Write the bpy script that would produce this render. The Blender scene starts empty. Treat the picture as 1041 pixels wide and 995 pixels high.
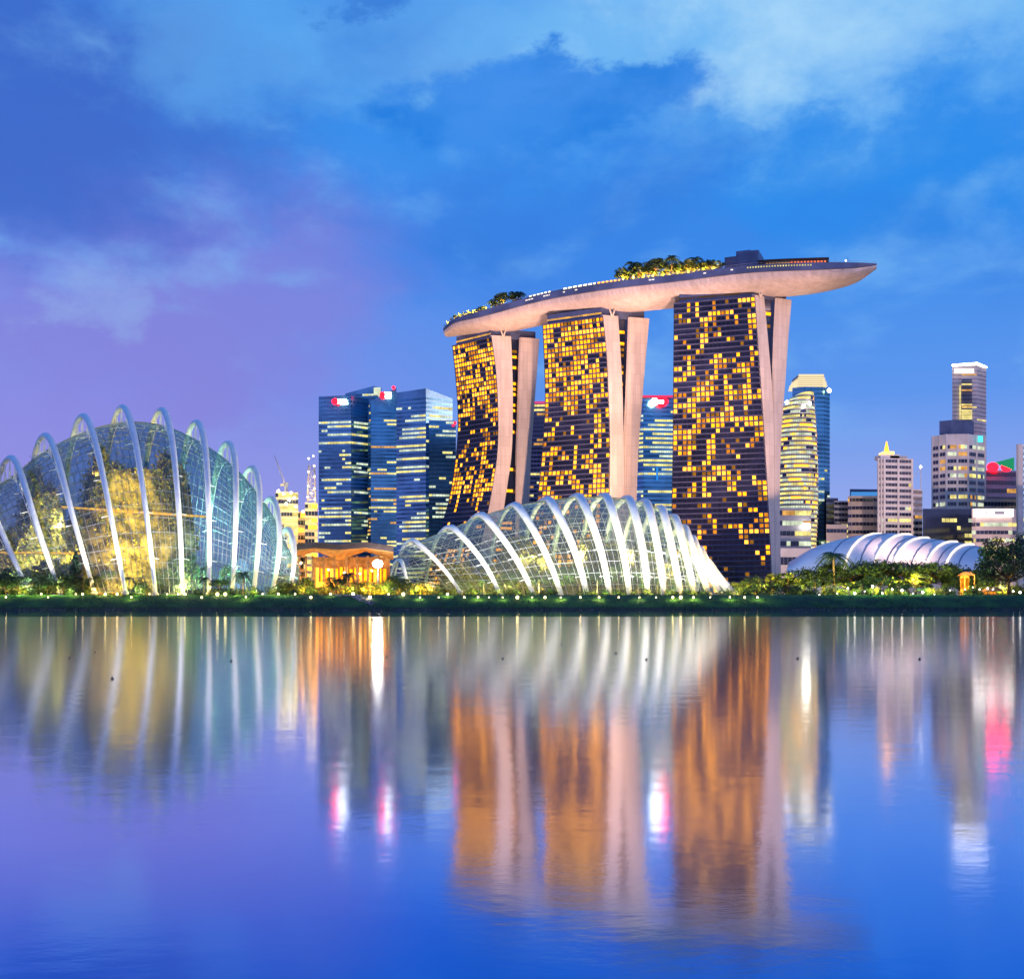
import bpy, math, random
from math import sin, cos, pi, radians, sqrt, atan2
from mathutils import Vector, Matrix
random.seed(11)
S = bpy.context.scene
COL = S.collection

# ---------------------------------------------------------------- camera
CX, HY, F, H = 520.5, 612.5, 1100.0, 2.0
cam = bpy.data.cameras.new('camera'); camo = bpy.data.objects.new('camera', cam); COL.objects.link(camo)
camo.location = (0, 0, H); camo.rotation_euler = (radians(90), 0, 0)
cam.sensor_width = 36; cam.lens = F / 1041 * 36; cam.shift_y = (HY - 497.5) / 1041
cam.clip_start = 0.1; cam.clip_end = 20000
S.camera = camo

# ---------------------------------------------------------------- exposure, world
S.view_settings.view_transform = 'Standard'; S.view_settings.look = 'None'
S.view_settings.exposure = 0.0; S.view_settings.gamma = 1.0
try:
    S.cycles.transparent_max_bounces = 24; S.cycles.max_bounces = 7
    S.cycles.diffuse_bounces = 2; S.cycles.glossy_bounces = 4; S.cycles.transmission_bounces = 4
    S.cycles.sample_clamp_indirect = 6.0
except Exception: pass

class NT:
    """tiny helper to write node trees"""
    def __init__(s, tree): s.t = tree; s.n = tree.nodes; s.l = tree.links
    def new(s, typ, **kw):
        n = s.n.new(typ)
        for k, v in kw.items(): setattr(n, k, v)
        return n
    def put(s, sock, v):
        if hasattr(v, 'links') or hasattr(v, 'is_linked'): s.l.new(v, sock)
        else: sock.default_value = v
    def m(s, op, a, b=0.0, c=None, clamp=False):
        n = s.new('ShaderNodeMath', operation=op); n.use_clamp = clamp
        s.put(n.inputs[0], a); s.put(n.inputs[1], b)
        if c is not None: s.put(n.inputs[2], c)
        return n.outputs[0]
    def mix(s, f, a, b):
        n = s.new('ShaderNodeMix', data_type='RGBA'); n.clamp_factor = True
        s.put(n.inputs[0], f); s.put(n.inputs[6], a); s.put(n.inputs[7], b)
        return n.outputs[2]
    def noise(s, vec, scale, detail=5, rough=.55, dist=0.0):
        n = s.new('ShaderNodeTexNoise'); s.put(n.inputs['Vector'], vec)
        n.inputs['Scale'].default_value = scale; n.inputs['Detail'].default_value = detail
        n.inputs['Roughness'].default_value = rough; n.inputs['Distortion'].default_value = dist
        return n.outputs[0]
    def ramp(s, f, stops, interp='LINEAR'):
        n = s.new('ShaderNodeValToRGB'); s.put(n.inputs[0], f); n.color_ramp.interpolation = interp
        e = n.color_ramp.elements
        while len(e) < len(stops): e.new(.5)
        for i, (p, c) in enumerate(stops): e[i].position = p; e[i].color = c if len(c) == 4 else (*c, 1)
        return n.outputs[0]
    def sstep(s, x, a, b):
        n = s.new('ShaderNodeMapRange', interpolation_type='SMOOTHSTEP'); s.put(n.inputs[0], x)
        n.inputs[1].default_value = a; n.inputs[2].default_value = b
        return n.outputs[0]

world = bpy.data.worlds.new('World'); S.world = world; world.use_nodes = True
world.node_tree.nodes.clear()
N = NT(world.node_tree)
tc = N.new('ShaderNodeTexCoord')
sep = N.new('ShaderNodeSeparateXYZ'); N.l.new(tc.outputs['Generated'], sep.inputs[0])
az = N.m('MULTIPLY', N.m('ARCTAN2', sep.outputs[0], sep.outputs[1]), 57.2958)     # degrees, 0 = ahead
el = N.m('MULTIPLY', N.m('ARCSINE', sep.outputs[2]), 57.2958)
# cloud domain: directions stretched sideways
mp = N.new('ShaderNodeMapping'); N.l.new(tc.outputs['Generated'], mp.inputs[0])
mp.inputs['Scale'].default_value = (1.0, 1.0, 2.0); mp.inputs['Rotation'].default_value = (0, radians(-14), 0)
mp.inputs['Location'].default_value = (0.3, 0.0, 0.12)
vec = mp.outputs[0]
n1 = N.noise(vec, 3.2, 7, .52, .35)
n2 = N.noise(vec, 7.5, 8, .55, .2)
def centred(v, k): return N.m('MULTIPLY', N.m('SUBTRACT', v, .5), k)
mp2 = N.new('ShaderNodeMapping'); N.l.new(tc.outputs['Generated'], mp2.inputs[0]); mp2.inputs['Location'].default_value = (3.1, 1.7, 5.2); mp2.inputs['Scale'].default_value = (1, 1, 1.5)
wz = N.noise(mp2.outputs[0], 5.0, 7, .6, .1)
mp3 = N.new('ShaderNodeMapping'); N.l.new(tc.outputs['Generated'], mp3.inputs[0]); mp3.inputs['Location'].default_value = (8.1, -4.7, 2.2); mp3.inputs['Scale'].default_value = (1, 1, 1.6)
we_ = N.noise(mp3.outputs[0], 6.0, 8, .62, .1)
azw = N.m('ADD', az, centred(wz, 22.0)); elw = N.m('ADD', el, centred(we_, 11.0))
def blob(a0, e0, wa, we, warp=5.0):
    """soft patch of cloud centred on a direction, its edge torn by noise"""
    da = N.m('DIVIDE', N.m('SUBTRACT', azw, a0), wa)
    de = N.m('DIVIDE', N.m('SUBTRACT', elw, e0), we)
    r = N.m('ADD', N.m('MULTIPLY', da, da), N.m('MULTIPLY', de, de))
    r = N.m('ADD', r, N.m('MULTIPLY', N.m('SUBTRACT', n1, .5), warp*.6))
    r = N.m('ADD', r, N.m('MULTIPLY', N.m('SUBTRACT', n2, .5), warp * .5))
    return r
base = N.ramp(N.m('DIVIDE', el, 40.0, clamp=True), [(0.0, (.42, .44, .85)), (.12, (.30, .40, .86)), (.26, (.11, .31, .87)),
        (.45, (.035, .27, .86)), (.75, (.035, .29, .86)), (1, (.04, .22, .70))])
# right side of the horizon is cooler, left side lilac
left = N.sstep(az, 8.0, -24.0)
lil = N.m('MULTIPLY', left, N.m('SUBTRACT', 1.0, N.sstep(el, 8.0, 26.0)))
base = N.mix(N.m('MULTIPLY', lil, .75), base, (.30, .25, .76, 1))
# purple bank of cloud on the left
pb = N.m('SUBTRACT', 1.0, N.sstep(blob(-16, 14.5, 9, 5.5, 3.0), .1, 2.0))
base = N.mix(N.m('MULTIPLY', pb, .62), base, (.25, .22, .70, 1))
# darker blue-violet upper left
ul = N.m('SUBTRACT', 1.0, N.sstep(blob(-25, 23, 12, 6, 3.0), .0, 2.0))
base = N.mix(N.m('MULTIPLY', ul, .85), base, (.05, .13, .58, 1))
# wide pale cloud streaming over the top right
tr = N.m('SUBTRACT', 1.0, N.sstep(blob(12, 27, 19, 4.6, 4.0), .1, 1.9))
base = N.mix(N.m('MULTIPLY', tr, .85), base, (.19, .52, .94, 1))
tl = N.m('SUBTRACT', 1.0, N.sstep(blob(-13, 27, 8, 4.0, 4.5), .1, 1.7))
base = N.mix(N.m('MULTIPLY', tl, .5), base, (.15, .46, .92, 1))
# mid-blue veil in the middle
mv = N.m('SUBTRACT', 1.0, N.sstep(blob(3, 17.5, 12, 3.4, 3.0), .1, 1.9))
base = N.mix(N.m('MULTIPLY', mv, .5), base, (.045, .22, .80, 1))
# saturated clear gaps
g2 = N.m('SUBTRACT', 1.0, N.sstep(blob(20, 20.5, 8, 2.4, 3.0), .2, 1.8))
base = N.mix(N.m('MULTIPLY', g2, .65), base, (.02, .26, .84, 1))
g3 = N.m('SUBTRACT', 1.0, N.sstep(blob(-9, 29.5, 2.2, 1.0, 2.0), .1, 1.5))
base = N.mix(N.m('MULTIPLY', g3, .7), base, (.03, .17, .62, 1))
# small bright wisp low on the left and general wisps
w1 = N.m('SUBTRACT', 1.0, N.sstep(blob(-21, 14.2, 2.8, 1.9, 4.0), .0, 1.6))
base = N.mix(N.m('MULTIPLY', w1, .5), base, (.30, .48, .86, 1))
wis = N.m('MULTIPLY', N.sstep(n2, .50, .78), N.sstep(el, 5.0, 14.0))
base = N.mix(N.m('MULTIPLY', wis, .55), base, (.24, .56, .96, 1))
dk = N.m('MULTIPLY', N.sstep(n1, .52, .30), N.sstep(el, 6.0, 18.0))
base = N.mix(N.m('MULTIPLY', dk, .75), base, (.03, .20, .74, 1))
st = N.m('MULTIPLY', N.m('SUBTRACT', 1.0, N.sstep(blob(13, 26.5, 13, 3.2, 3.0), .1, 1.8)), N.sstep(wz, .40, .66))
base = N.mix(N.m('MULTIPLY', st, .95), base, (.42, .71, .98, 1))
g1 = N.m('SUBTRACT', 1.0, N.sstep(blob(1.8, 24.0, 9.0, 2.5, 2.6), .5, 1.25))
base = N.mix(N.m('MULTIPLY', g1, .88), base, N.mix(N.sstep(n2, .4, .62), (.008, .20, .76, 1), (.04, .26, .84, 1)))
low = N.sstep(el, -1.0, -6.0)
base = N.mix(low, base, (.05, .10, .22, 1))
bg = N.new('ShaderNodeBackground'); N.put(bg.inputs[0], base); bg.inputs[1].default_value = 0.97
sky = N.new('ShaderNodeTexSky', sky_type='NISHITA'); sky.sun_disc = False
sky.sun_elevation = radians(1.0); sky.sun_rotation = radians(200)
bg2 = N.new('ShaderNodeBackground'); N.put(bg2.inputs[0], sky.outputs[0]); bg2.inputs[1].default_value = 0.006
ad = N.new('ShaderNodeAddShader'); N.l.new(bg.outputs[0], ad.inputs[0]); N.l.new(bg2.outputs[0], ad.inputs[1])
wo = N.new('ShaderNodeOutputWorld'); N.l.new(ad.outputs[0], wo.inputs[0])

# last warm glow of the sky, low and wide, from behind the camera on the right
sd = bpy.data.lights.new('sun', 'SUN'); sd.energy = 0.55; sd.angle = radians(14); sd.color = (1.0, .62, .50)
so = bpy.data.objects.new('sun', sd); COL.objects.link(so)
so.rotation_euler = Vector((-.80, .60, -.14)).to_track_quat('-Z', 'Y').to_euler()

def spot(x, y, z, tx, ty, tz, power, color, deg=60, r=1.5, blend=.6):
    d = bpy.data.lights.new('floodlight', 'SPOT'); d.energy = power; d.color = color; d.spot_size = radians(deg)
    d.spot_blend = blend; d.shadow_soft_size = r
    o = bpy.data.objects.new('floodlight', d); COL.objects.link(o); o.location = (x, y, z); o.visible_glossy = False
    o.rotation_euler = Vector((tx - x, ty - y, tz - z)).to_track_quat('-Z', 'Y').to_euler()
def point(x, y, z, power, color, r=.6):
    d = bpy.data.lights.new('glow_lamp', 'POINT'); d.specular_factor = 0.0; d.energy = power; d.color = color; d.shadow_soft_size = r
    o = bpy.data.objects.new('glow_lamp', d); COL.objects.link(o); o.location = (x, y, z); o.visible_glossy = False

# ---------------------------------------------------------------- helpers
def P(px, py, Y): return Vector(((px - CX) / F * Y, Y, H + (HY - py) / F * Y))
def PX(px, Y): return (px - CX) / F * Y
def PZ(py, Y): return H + (HY - py) / F * Y
def interp(x, xs, ys):
    if x <= xs[0]:
        return ys[0] + (ys[1] - ys[0]) * (x - xs[0]) / (xs[1] - xs[0])
    for i in range(len(xs) - 1):
        if x <= xs[i + 1]:
            return ys[i] + (ys[i + 1] - ys[i]) * (x - xs[i]) / (xs[i + 1] - xs[i])
    return ys[-1] + (ys[-1] - ys[-2]) * (x - xs[-1]) / (xs[-1] - xs[-2])
def crom(x, xs, ys):
    """smooth (hermite) interpolation, linear outside"""
    if x <= xs[0] or x >= xs[-1]: return interp(x, xs, ys)
    i = 0
    while x > xs[i + 1]: i += 1
    def sl(j):
        if j <= 0: return (ys[1] - ys[0]) / (xs[1] - xs[0])
        if j >= len(xs) - 1: return (ys[-1] - ys[-2]) / (xs[-1] - xs[-2])
        return (ys[j + 1] - ys[j - 1]) / (xs[j + 1] - xs[j - 1])
    h = xs[i + 1] - xs[i]; t = (x - xs[i]) / h
    return ((2*t**3 - 3*t*t + 1) * ys[i] + (t**3 - 2*t*t + t) * h * sl(i) + (-2*t**3 + 3*t*t) * ys[i + 1] + (t**3 - t*t) * h * sl(i + 1))

class MB:
    def __init__(s): s.v = []; s.f = []; s.mi = []; s.sm = []
    def quad(s, a, b, c, d, m=0, sm=False):
        i = len(s.v); s.v += [tuple(a), tuple(b), tuple(c), tuple(d)]; s.f.append((i, i+1, i+2, i+3)); s.mi.append(m); s.sm.append(sm)
    def tri(s, a, b, c, m=0):
        i = len(s.v); s.v += [tuple(a), tuple(b), tuple(c)]; s.f.append((i, i+1, i+2)); s.mi.append(m); s.sm.append(False)
    def grid(s, rows, m=0, sm=True, close=False):
        n = len(rows[0]); i0 = len(s.v)
        for r in rows: s.v += [tuple(p) for p in r]
        for j in range(len(rows) - 1):
            for k in range(n if close else n - 1):
                a = i0 + j*n + k; b = i0 + j*n + (k+1) % n
                s.f.append((a, b, b + n, a + n)); s.mi.append(m); s.sm.append(sm)
    def prism(s, bot, top, m=0, mt=None):
        """closed loft between two rings of the same length"""
        n = len(bot); i = len(s.v); s.v += [tuple(p) for p in bot] + [tuple(p) for p in top]
        for k in range(n):
            s.f.append((i+k, i+(k+1) % n, i+n+(k+1) % n, i+n+k)); s.mi.append(m); s.sm.append(False)
        s.f.append(tuple(i + n + k for k in range(n))); s.mi.append(m if mt is None else mt); s.sm.append(False)
        s.f.append(tuple(i + k for k in reversed(range(n)))); s.mi.append(m); s.sm.append(False)
    def box(s, x0, x1, y0, y1, z0, z1, m=0):
        s.prism([(x0,y0,z0),(x1,y0,z0),(x1,y1,z0),(x0,y1,z0)], [(x0,y0,z1),(x1,y0,z1),(x1,y1,z1),(x0,y1,z1)], m)
    def tube(s, pts, r, n=6, m=0, caps=True, flat=None):
        """tube along a polyline; r number or list; flat=(a,b) squashes the section"""
        pts = [Vector(p) for p in pts]; k = len(pts); i0 = len(s.v)
        up = Vector((0, 0, 1)); prev = None
        for j, p in enumerate(pts):
            t = (pts[min(j+1, k-1)] - pts[max(j-1, 0)])
            t = t.normalized() if t.length > 1e-9 else Vector((0, 0, 1))
            if prev is None:
                a = t.cross(Vector((0, 1, 0)) if abs(t.y) < .9 else up).normalized()
            else:
                a = (prev - t * prev.dot(t)).normalized()
            prev = a; b = t.cross(a)
            rr = r[j] if isinstance(r, (list, tuple)) else r
            fa, fb = flat if flat else (1, 1)
            for q in range(n):
                w = 2*pi*(q + .5)/n; s.v.append(tuple(p + a*cos(w)*rr*fa + b*sin(w)*rr*fb))
        for j in range(k-1):
            for q in range(n):
                a_ = i0 + j*n + q; b_ = i0 + j*n + (q+1) % n
                s.f.append((a_, b_, b_+n, a_+n)); s.mi.append(m); s.sm.append(n > 4)
        if caps:
            s.f.append(tuple(i0 + q for q in reversed(range(n)))); s.mi.append(m); s.sm.append(False)
            s.f.append(tuple(i0 + (k-1)*n + q for q in range(n))); s.mi.append(m); s.sm.append(False)
    def ball(s, c, r, m=0, n=8, k=5, sq=(1, 1, 1)):
        rows = []
        for j in range(k+1):
            a = -pi/2 + pi*j/k
            rows.append([(c[0]+r*sq[0]*cos(a)*cos(2*pi*q/n), c[1]+r*sq[1]*cos(a)*sin(2*pi*q/n), c[2]+r*sq[2]*sin(a)) for q in range(n)])
        s.grid(rows, m, True, True)
    def leaf(s, c, size, m=0, nrm=None, rnd=random):
        n = Vector((rnd.gauss(0,1), rnd.gauss(0,1), rnd.gauss(0,1) + .6)).normalized() if nrm is None else nrm
        a = n.orthogonal().normalized(); a.rotate(Matrix.Rotation(rnd.random()*6.28, 3, n)); b = n.cross(a)
        c = Vector(c); l = size*(.7+rnd.random()*.6); w = l*.45
        i = len(s.v); s.v += [tuple(c-a*l*.5), tuple(c+b*w*.5), tuple(c+a*l*.5), tuple(c-b*w*.5)]
        s.f.append((i, i+1, i+2, i+3)); s.mi.append(m); s.sm.append(False)
    def mesh(s, name, mats):
        me = bpy.data.meshes.new(name); me.from_pydata(s.v, [], s.f)
        me.polygons.foreach_set('material_index', s.mi); me.polygons.foreach_set('use_smooth', s.sm)
        for mm in (mats if isinstance(mats, (list, tuple)) else [mats]): me.materials.append(mm)
        me.update(); return me
    def build(s, name, mats, parent=None, **kw):
        o = bpy.data.objects.new(name, s.mesh(name, mats)); COL.objects.link(o)
        if parent: o.parent = parent
        return tag(o, **kw)
def tag(o, label=None, cat=None, group=None, kind=None):
    if label: o['label'] = label
    if cat: o['category'] = cat
    if group: o['group'] = group
    if kind: o['kind'] = kind
    return o
def thing(name, label, cat, group=None):
    o = bpy.data.objects.new(name, None); COL.objects.link(o); o.empty_display_size = 1
    return tag(o, label, cat, group)
def based(name, label, cat, loc, group=None):
    o = thing(name, label, cat, group); o.location = loc; return o
def copy_tree(o, parent=None):
    c = o.copy(); COL.objects.link(c); c.parent = parent
    for ch in list(o.children): copy_tree(ch, c)
    return c

# ---------------------------------------------------------------- materials
def mat(name, col, rough=.6, metal=0.0, var=.12, scale=.6, spec=.5, bump=0.0, var_col=None, stretch=(1,1,1)):
    m = bpy.data.materials.new(name); m.use_nodes = True; n = NT(m.node_tree)
    b = m.node_tree.nodes['Principled BSDF']
    t = n.new('ShaderNodeTexCoord'); mpn = n.new('ShaderNodeMapping'); n.l.new(t.outputs['Object'], mpn.inputs[0])
    mpn.inputs['Scale'].default_value = stretch
    f = n.noise(mpn.outputs[0], scale, 5, .6)
    c2 = var_col or tuple(max(0, c*(1-var*2.2)) for c in col)
    c1 = tuple(min(1, c*(1+var)) for c in col)
    n.put(b.inputs['Base Color'], n.mix(n.sstep(f, .35, .68), (*c2, 1), (*c1, 1)))
    b.inputs['Roughness'].default_value = rough; b.inputs['Metallic'].default_value = metal
    b.inputs['Specular IOR Level'].default_value = spec
    if bump:
        bn = n.new('ShaderNodeBump'); n.put(bn.inputs['Height'], f); bn.inputs['Strength'].default_value = bump
        n.l.new(bn.outputs[0], b.inputs['Normal'])
    return m
def emit(name, col, st, var=0.0, scale=2.0):
    m = bpy.data.materials.new(name); m.use_nodes = True; n = NT(m.node_tree); m.node_tree.nodes.clear()
    e = n.new('ShaderNodeEmission'); e.inputs[1].default_value = st
    if var:
        t = n.new('ShaderNodeTexCoord'); f = n.noise(t.outputs['Object'], scale, 2, .5)
        n.put(e.inputs[0], n.mix(n.sstep(f, .3, .7), (*[c*(1-var) for c in col], 1), (*col, 1)))
    else: e.inputs[0].default_value = (*col, 1)
    o = n.new('ShaderNodeOutputMaterial'); n.l.new(e.outputs[0], o.inputs[0]); return m
def glassmat(name, tint, gloss, fac0, fac1, rough=.04, glow_scatter=.11):
    m = bpy.data.materials.new(name); m.use_nodes = True; n = NT(m.node_tree); m.node_tree.nodes.clear()
    tr = n.new('ShaderNodeBsdfTransparent')
    t = n.new('ShaderNodeTexCoord'); f = n.noise(t.outputs['Object'], .22, 3, .5)
    n.put(tr.inputs[0], n.mix(n.sstep(f, .35, .65), (*[c*.82 for c in tint], 1), (*tint, 1)))
    g = n.new('ShaderNodeBsdfGlossy'); g.inputs[0].default_value = (*gloss, 1); g.inputs['Roughness'].default_value = rough
    lw = n.new('ShaderNodeLayerWeight'); lw.inputs[0].default_value = .35
    mr = n.new('ShaderNodeMapRange'); n.l.new(lw.outputs['Facing'], mr.inputs[0])
    mr.inputs[3].default_value = fac0; mr.inputs[4].default_value = fac1
    tl = n.new('ShaderNodeBsdfTranslucent'); tl.inputs[0].default_value = (.85, .88, .85, 1)
    df = n.new('ShaderNodeBsdfDiffuse'); df.inputs[0].default_value = (.8, .85, .85, 1)
    sc_ = n.new('ShaderNodeMixShader'); sc_.inputs[0].default_value = .5; n.l.new(tl.outputs[0], sc_.inputs[1]); n.l.new(df.outputs[0], sc_.inputs[2])
    mf_ = n.new('ShaderNodeMixShader'); mf_.inputs[0].default_value = glow_scatter; n.l.new(tr.outputs[0], mf_.inputs[1]); n.l.new(sc_.outputs[0], mf_.inputs[2])  # diffuse share added so the glazing glows under the interior lamps
    mx = n.new('ShaderNodeMixShader'); n.l.new(mr.outputs[0], mx.inputs[0]); n.l.new(mf_.outputs[0], mx.inputs[1]); n.l.new(g.outputs[0], mx.inputs[2])
    o = n.new('ShaderNodeOutputMaterial'); n.l.new(mx.outputs[0], o.inputs[0]); return m

M = {}
def panelled(name, col, rough, w, h, axis='XZ', metal=0.0, joint=.72):
    m = bpy.data.materials.new(name); m.use_nodes = True; n = NT(m.node_tree); b = m.node_tree.nodes['Principled BSDF']
    t = n.new('ShaderNodeTexCoord'); sx = n.new('ShaderNodeSeparateXYZ'); n.l.new(t.outputs['Object'], sx.inputs[0])
    cb = n.new('ShaderNodeCombineXYZ'); n.l.new(sx.outputs[0], cb.inputs[0]); n.l.new(sx.outputs[2 if axis == 'XZ' else 1], cb.inputs[1])
    br = n.new('ShaderNodeTexBrick'); n.l.new(cb.outputs[0], br.inputs[0]); br.offset = 0.0 if axis == 'XZ' else .5
    br.inputs['Scale'].default_value = 1.0; br.inputs['Brick Width'].default_value = w; br.inputs['Row Height'].default_value = h
    br.inputs['Mortar Size'].default_value = .09; br.inputs['Mortar Smooth'].default_value = .3
    br.inputs[1].default_value = (*[c*1.05 for c in col], 1); br.inputs[2].default_value = (*[c*.93 for c in col], 1); br.inputs[3].default_value = (*[c*joint for c in col], 1)
    mpn = n.new('ShaderNodeMapping'); n.l.new(t.outputs['Object'], mpn.inputs[0]); mpn.inputs['Scale'].default_value = (.25, .25, .03)
    st = n.noise(mpn.outputs[0], 1.0, 5, .6)
    mm = n.new('ShaderNodeMix', data_type='RGBA', blend_type='MULTIPLY'); mm.inputs[0].default_value = .8
    n.l.new(br.outputs[0], mm.inputs[6]); n.put(mm.inputs[7], n.mix(n.sstep(st, .3, .65), (.80, .78, .76, 1), (1, 1, 1, 1)))
    n.l.new(mm.outputs[2], b.inputs['Base Color']); b.inputs['Roughness'].default_value = rough; b.inputs['Metallic'].default_value = metal
    return m
M['cream'] = panelled('cream_cladding', (.74, .63, .55), .55, 3.2, 6.8)
M['hull'] = panelled('hull_cladding', (.72, .60, .55), .36, 5.0, 1.6, 'XY', .1, .8)
M['lilac'] = mat('slab_edge', (.085, .09, .17), .6, var=.08, scale=.3)
M['navy'] = mat('dark_window_glass', (.018, .022, .055), .12, .0, var=.3, scale=.05, spec=.35)
M['navy2'] = mat('dark_facade_glass', (.025, .035, .085), .14, .12, var=.25, scale=.03, spec=.8)
M['blueglass'] = mat('blue_office_glass', (.16, .42, .58), .16, .8, var=.25, scale=.02, spec=.8)
M['pane'] = mat('blue_window_pane', (.09, .27, .42), .12, .7, var=.3, scale=.03, spec=.8)
M['paleglass'] = mat('pale_office_glass', (.20, .42, .60), .2, .7, var=.2, scale=.02, spec=.8)
M['steelblue'] = mat('steel_blue_panel', (.11, .14, .27), .45, .2, var=.15, scale=.05)
M['white'] = mat('white_steel', (.80, .80, .80), .38, var=.04, scale=.5)
M['grey'] = mat('grey_steel', (.42, .45, .50), .4, .3, var=.08, scale=.5)
M['shadedbar'] = mat('shaded_glazing_bar', (.16, .19, .24), .4, .3, var=.1, scale=.5)  # darker tone painted for bars that get less interior light
M['beige'] = mat('beige_concrete', (.62, .50, .46), .7, var=.1, scale=.05)
M['palebeige'] = mat('pale_stone_cladding', (.80, .70, .66), .65, var=.08, scale=.05)
M['greyc'] = mat('grey_concrete', (.44, .43, .47), .7, var=.12, scale=.05)
M['shell'] = mat('white_roof_membrane', (.70, .72, .78), .45, var=.06, scale=.06)
M['roofdark'] = mat('dark_roof', (.06, .045, .05), .6)
M['timber'] = mat('timber_soffit', (.42, .20, .08), .6, var=.2, scale=.8)
M['bark'] = mat('bark', (.10, .07, .05), .9, var=.3, scale=3, bump=.5)
M['barkpale'] = mat('pale_bark', (.22, .19, .15), .9, var=.3, scale=3)
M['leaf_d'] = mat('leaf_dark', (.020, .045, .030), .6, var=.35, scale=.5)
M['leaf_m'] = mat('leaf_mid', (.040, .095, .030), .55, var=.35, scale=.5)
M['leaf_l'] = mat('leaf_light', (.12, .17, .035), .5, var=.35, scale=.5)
M['leaf_ylit'] = mat('leaf_yellow_lit', (.30, .26, .05), .5, var=.35, scale=.6)  # yellow lamp light on the shrubs put into the leaf colour
M['rock'] = mat('rip_rap_rock', (.20, .21, .25), .85, var=.3, scale=1.5, bump=.5)
M['dark'] = mat('dark_metal', (.03, .03, .035), .5)
M['glass_l'] = glassmat('teal_glazing', (.52, .72, .74), (.20, .60, .92), .04, .28, glow_scatter=.02)
M['glass_r'] = glassmat('clear_glazing', (.74, .82, .76), (.40, .72, .95), .05, .46, glow_scatter=.03)
M['win_y'] = emit('window_amber', (1.0, .33, .006), 3.4, .45, .35)
M['win_o'] = emit('window_dim_orange', (.62, .25, .02), .75, .4, .3)
M['win_m'] = emit('window_mid', (1.0, .33, .02), 1.15, .5, .4)
M['win_b'] = emit('window_bright', (1.0, .36, .03), 4.0, .2, .3)
M['off_y'] = emit('office_light_yellow', (1.0, .84, .28), 1.4, .5, .15)
M['off_w'] = emit('office_light_pale', (.85, .95, .70), 1.1, .5, .15)
M['off_o'] = emit('office_light_orange', (1.0, .50, .12), 1.0, .5, .15)
M['lamp'] = emit('lamp_warm_white', (1.0, .78, .34), 13)
M['lampw'] = emit('lamp_white', (1.0, .93, .80), 13)
M['lampo'] = emit('lamp_orange', (1.0, .45, .06), 7)
M['led'] = emit('led_strip_orange', (1.0, .42, .03), 2.0)
M['ledw'] = emit('led_strip_white', (1.0, .84, .76), 1.5)
M['crown'] = emit('crown_light', (1.0, .80, .48), 1.05)
M['red'] = emit('sign_red', (1.0, .002, .006), 18)
M['signw'] = emit('sign_white', (1.0, .93, .80), 18)
M['teal'] = emit('sign_teal', (.10, .85, .95), 1.3)
M['green'] = emit('roof_light_green', (.05, .75, .35), .4)
M['flood'] = emit('flood_lamp', (1.0, .96, .85), 60)
M['pool'] = emit('pool_edge_light', (1.0, .92, .50), 3.4)

# water: long-exposure ripples; a calmer strip lies under the bank
def water_mat():
    m = bpy.data.materials.new('water'); m.use_nodes = True; n = NT(m.node_tree); m.node_tree.nodes.clear()
    t = n.new('ShaderNodeTexCoord'); sp = n.new('ShaderNodeSeparateXYZ'); n.l.new(t.outputs['Object'], sp.inputs[0])
    mpn = n.new('ShaderNodeMapping'); n.l.new(t.outputs['Object'], mpn.inputs[0]); mpn.inputs['Scale'].default_value = (.6, 1, 1)
    f1 = n.noise(mpn.outputs[0], .9, 6, .6, .3)
    f2 = n.noise(t.outputs['Object'], .018, 3, .5)
    calm = n.sstep(n.m('ADD', sp.outputs[1], n.m('MULTIPLY', f2, 14.0)), 158.0, 166.0)
    rough = n.m('ADD', n.m('MULTIPLY', n.m('SUBTRACT', 1.0, calm), .058), n.m('ADD', .02, n.m('MULTIPLY', f2, .045)))
    bn = n.new('ShaderNodeBump'); n.put(bn.inputs['Height'], f1); n.put(bn.inputs['Strength'], n.m('MULTIPLY', n.m('SUBTRACT', 1.0, calm), .022)); bn.inputs['Distance'].default_value = .25
    g = n.new('ShaderNodeBsdfGlossy'); n.put(g.inputs['Roughness'], rough); n.l.new(bn.outputs[0], g.inputs['Normal'])
    lw = n.new('ShaderNodeLayerWeight'); lw.inputs[0].default_value = .5
    cc = n.ramp(lw.outputs['Facing'], [(0.0, (.02, .20, .45)), (.62, (.05, .35, .74)), (.72, (.30, .50, .88)), (.80, (.70, .78, .99)), (.93, (.96, .97, 1.0)), (.98, (1, 1, 1))])
    n.put(g.inputs[0], cc)
    d = n.new('ShaderNodeBsdfDiffuse'); d.inputs[0].default_value = (.01, .07, .20, 1)
    mx = n.new('ShaderNodeMixShader'); mx.inputs[0].default_value = .93
    n.l.new(d.outputs[0], mx.inputs[1]); n.l.new(g.outputs[0], mx.inputs[2])
    o = n.new('ShaderNodeOutputMaterial'); n.l.new(mx.outputs[0], o.inputs[0]); return m
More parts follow.
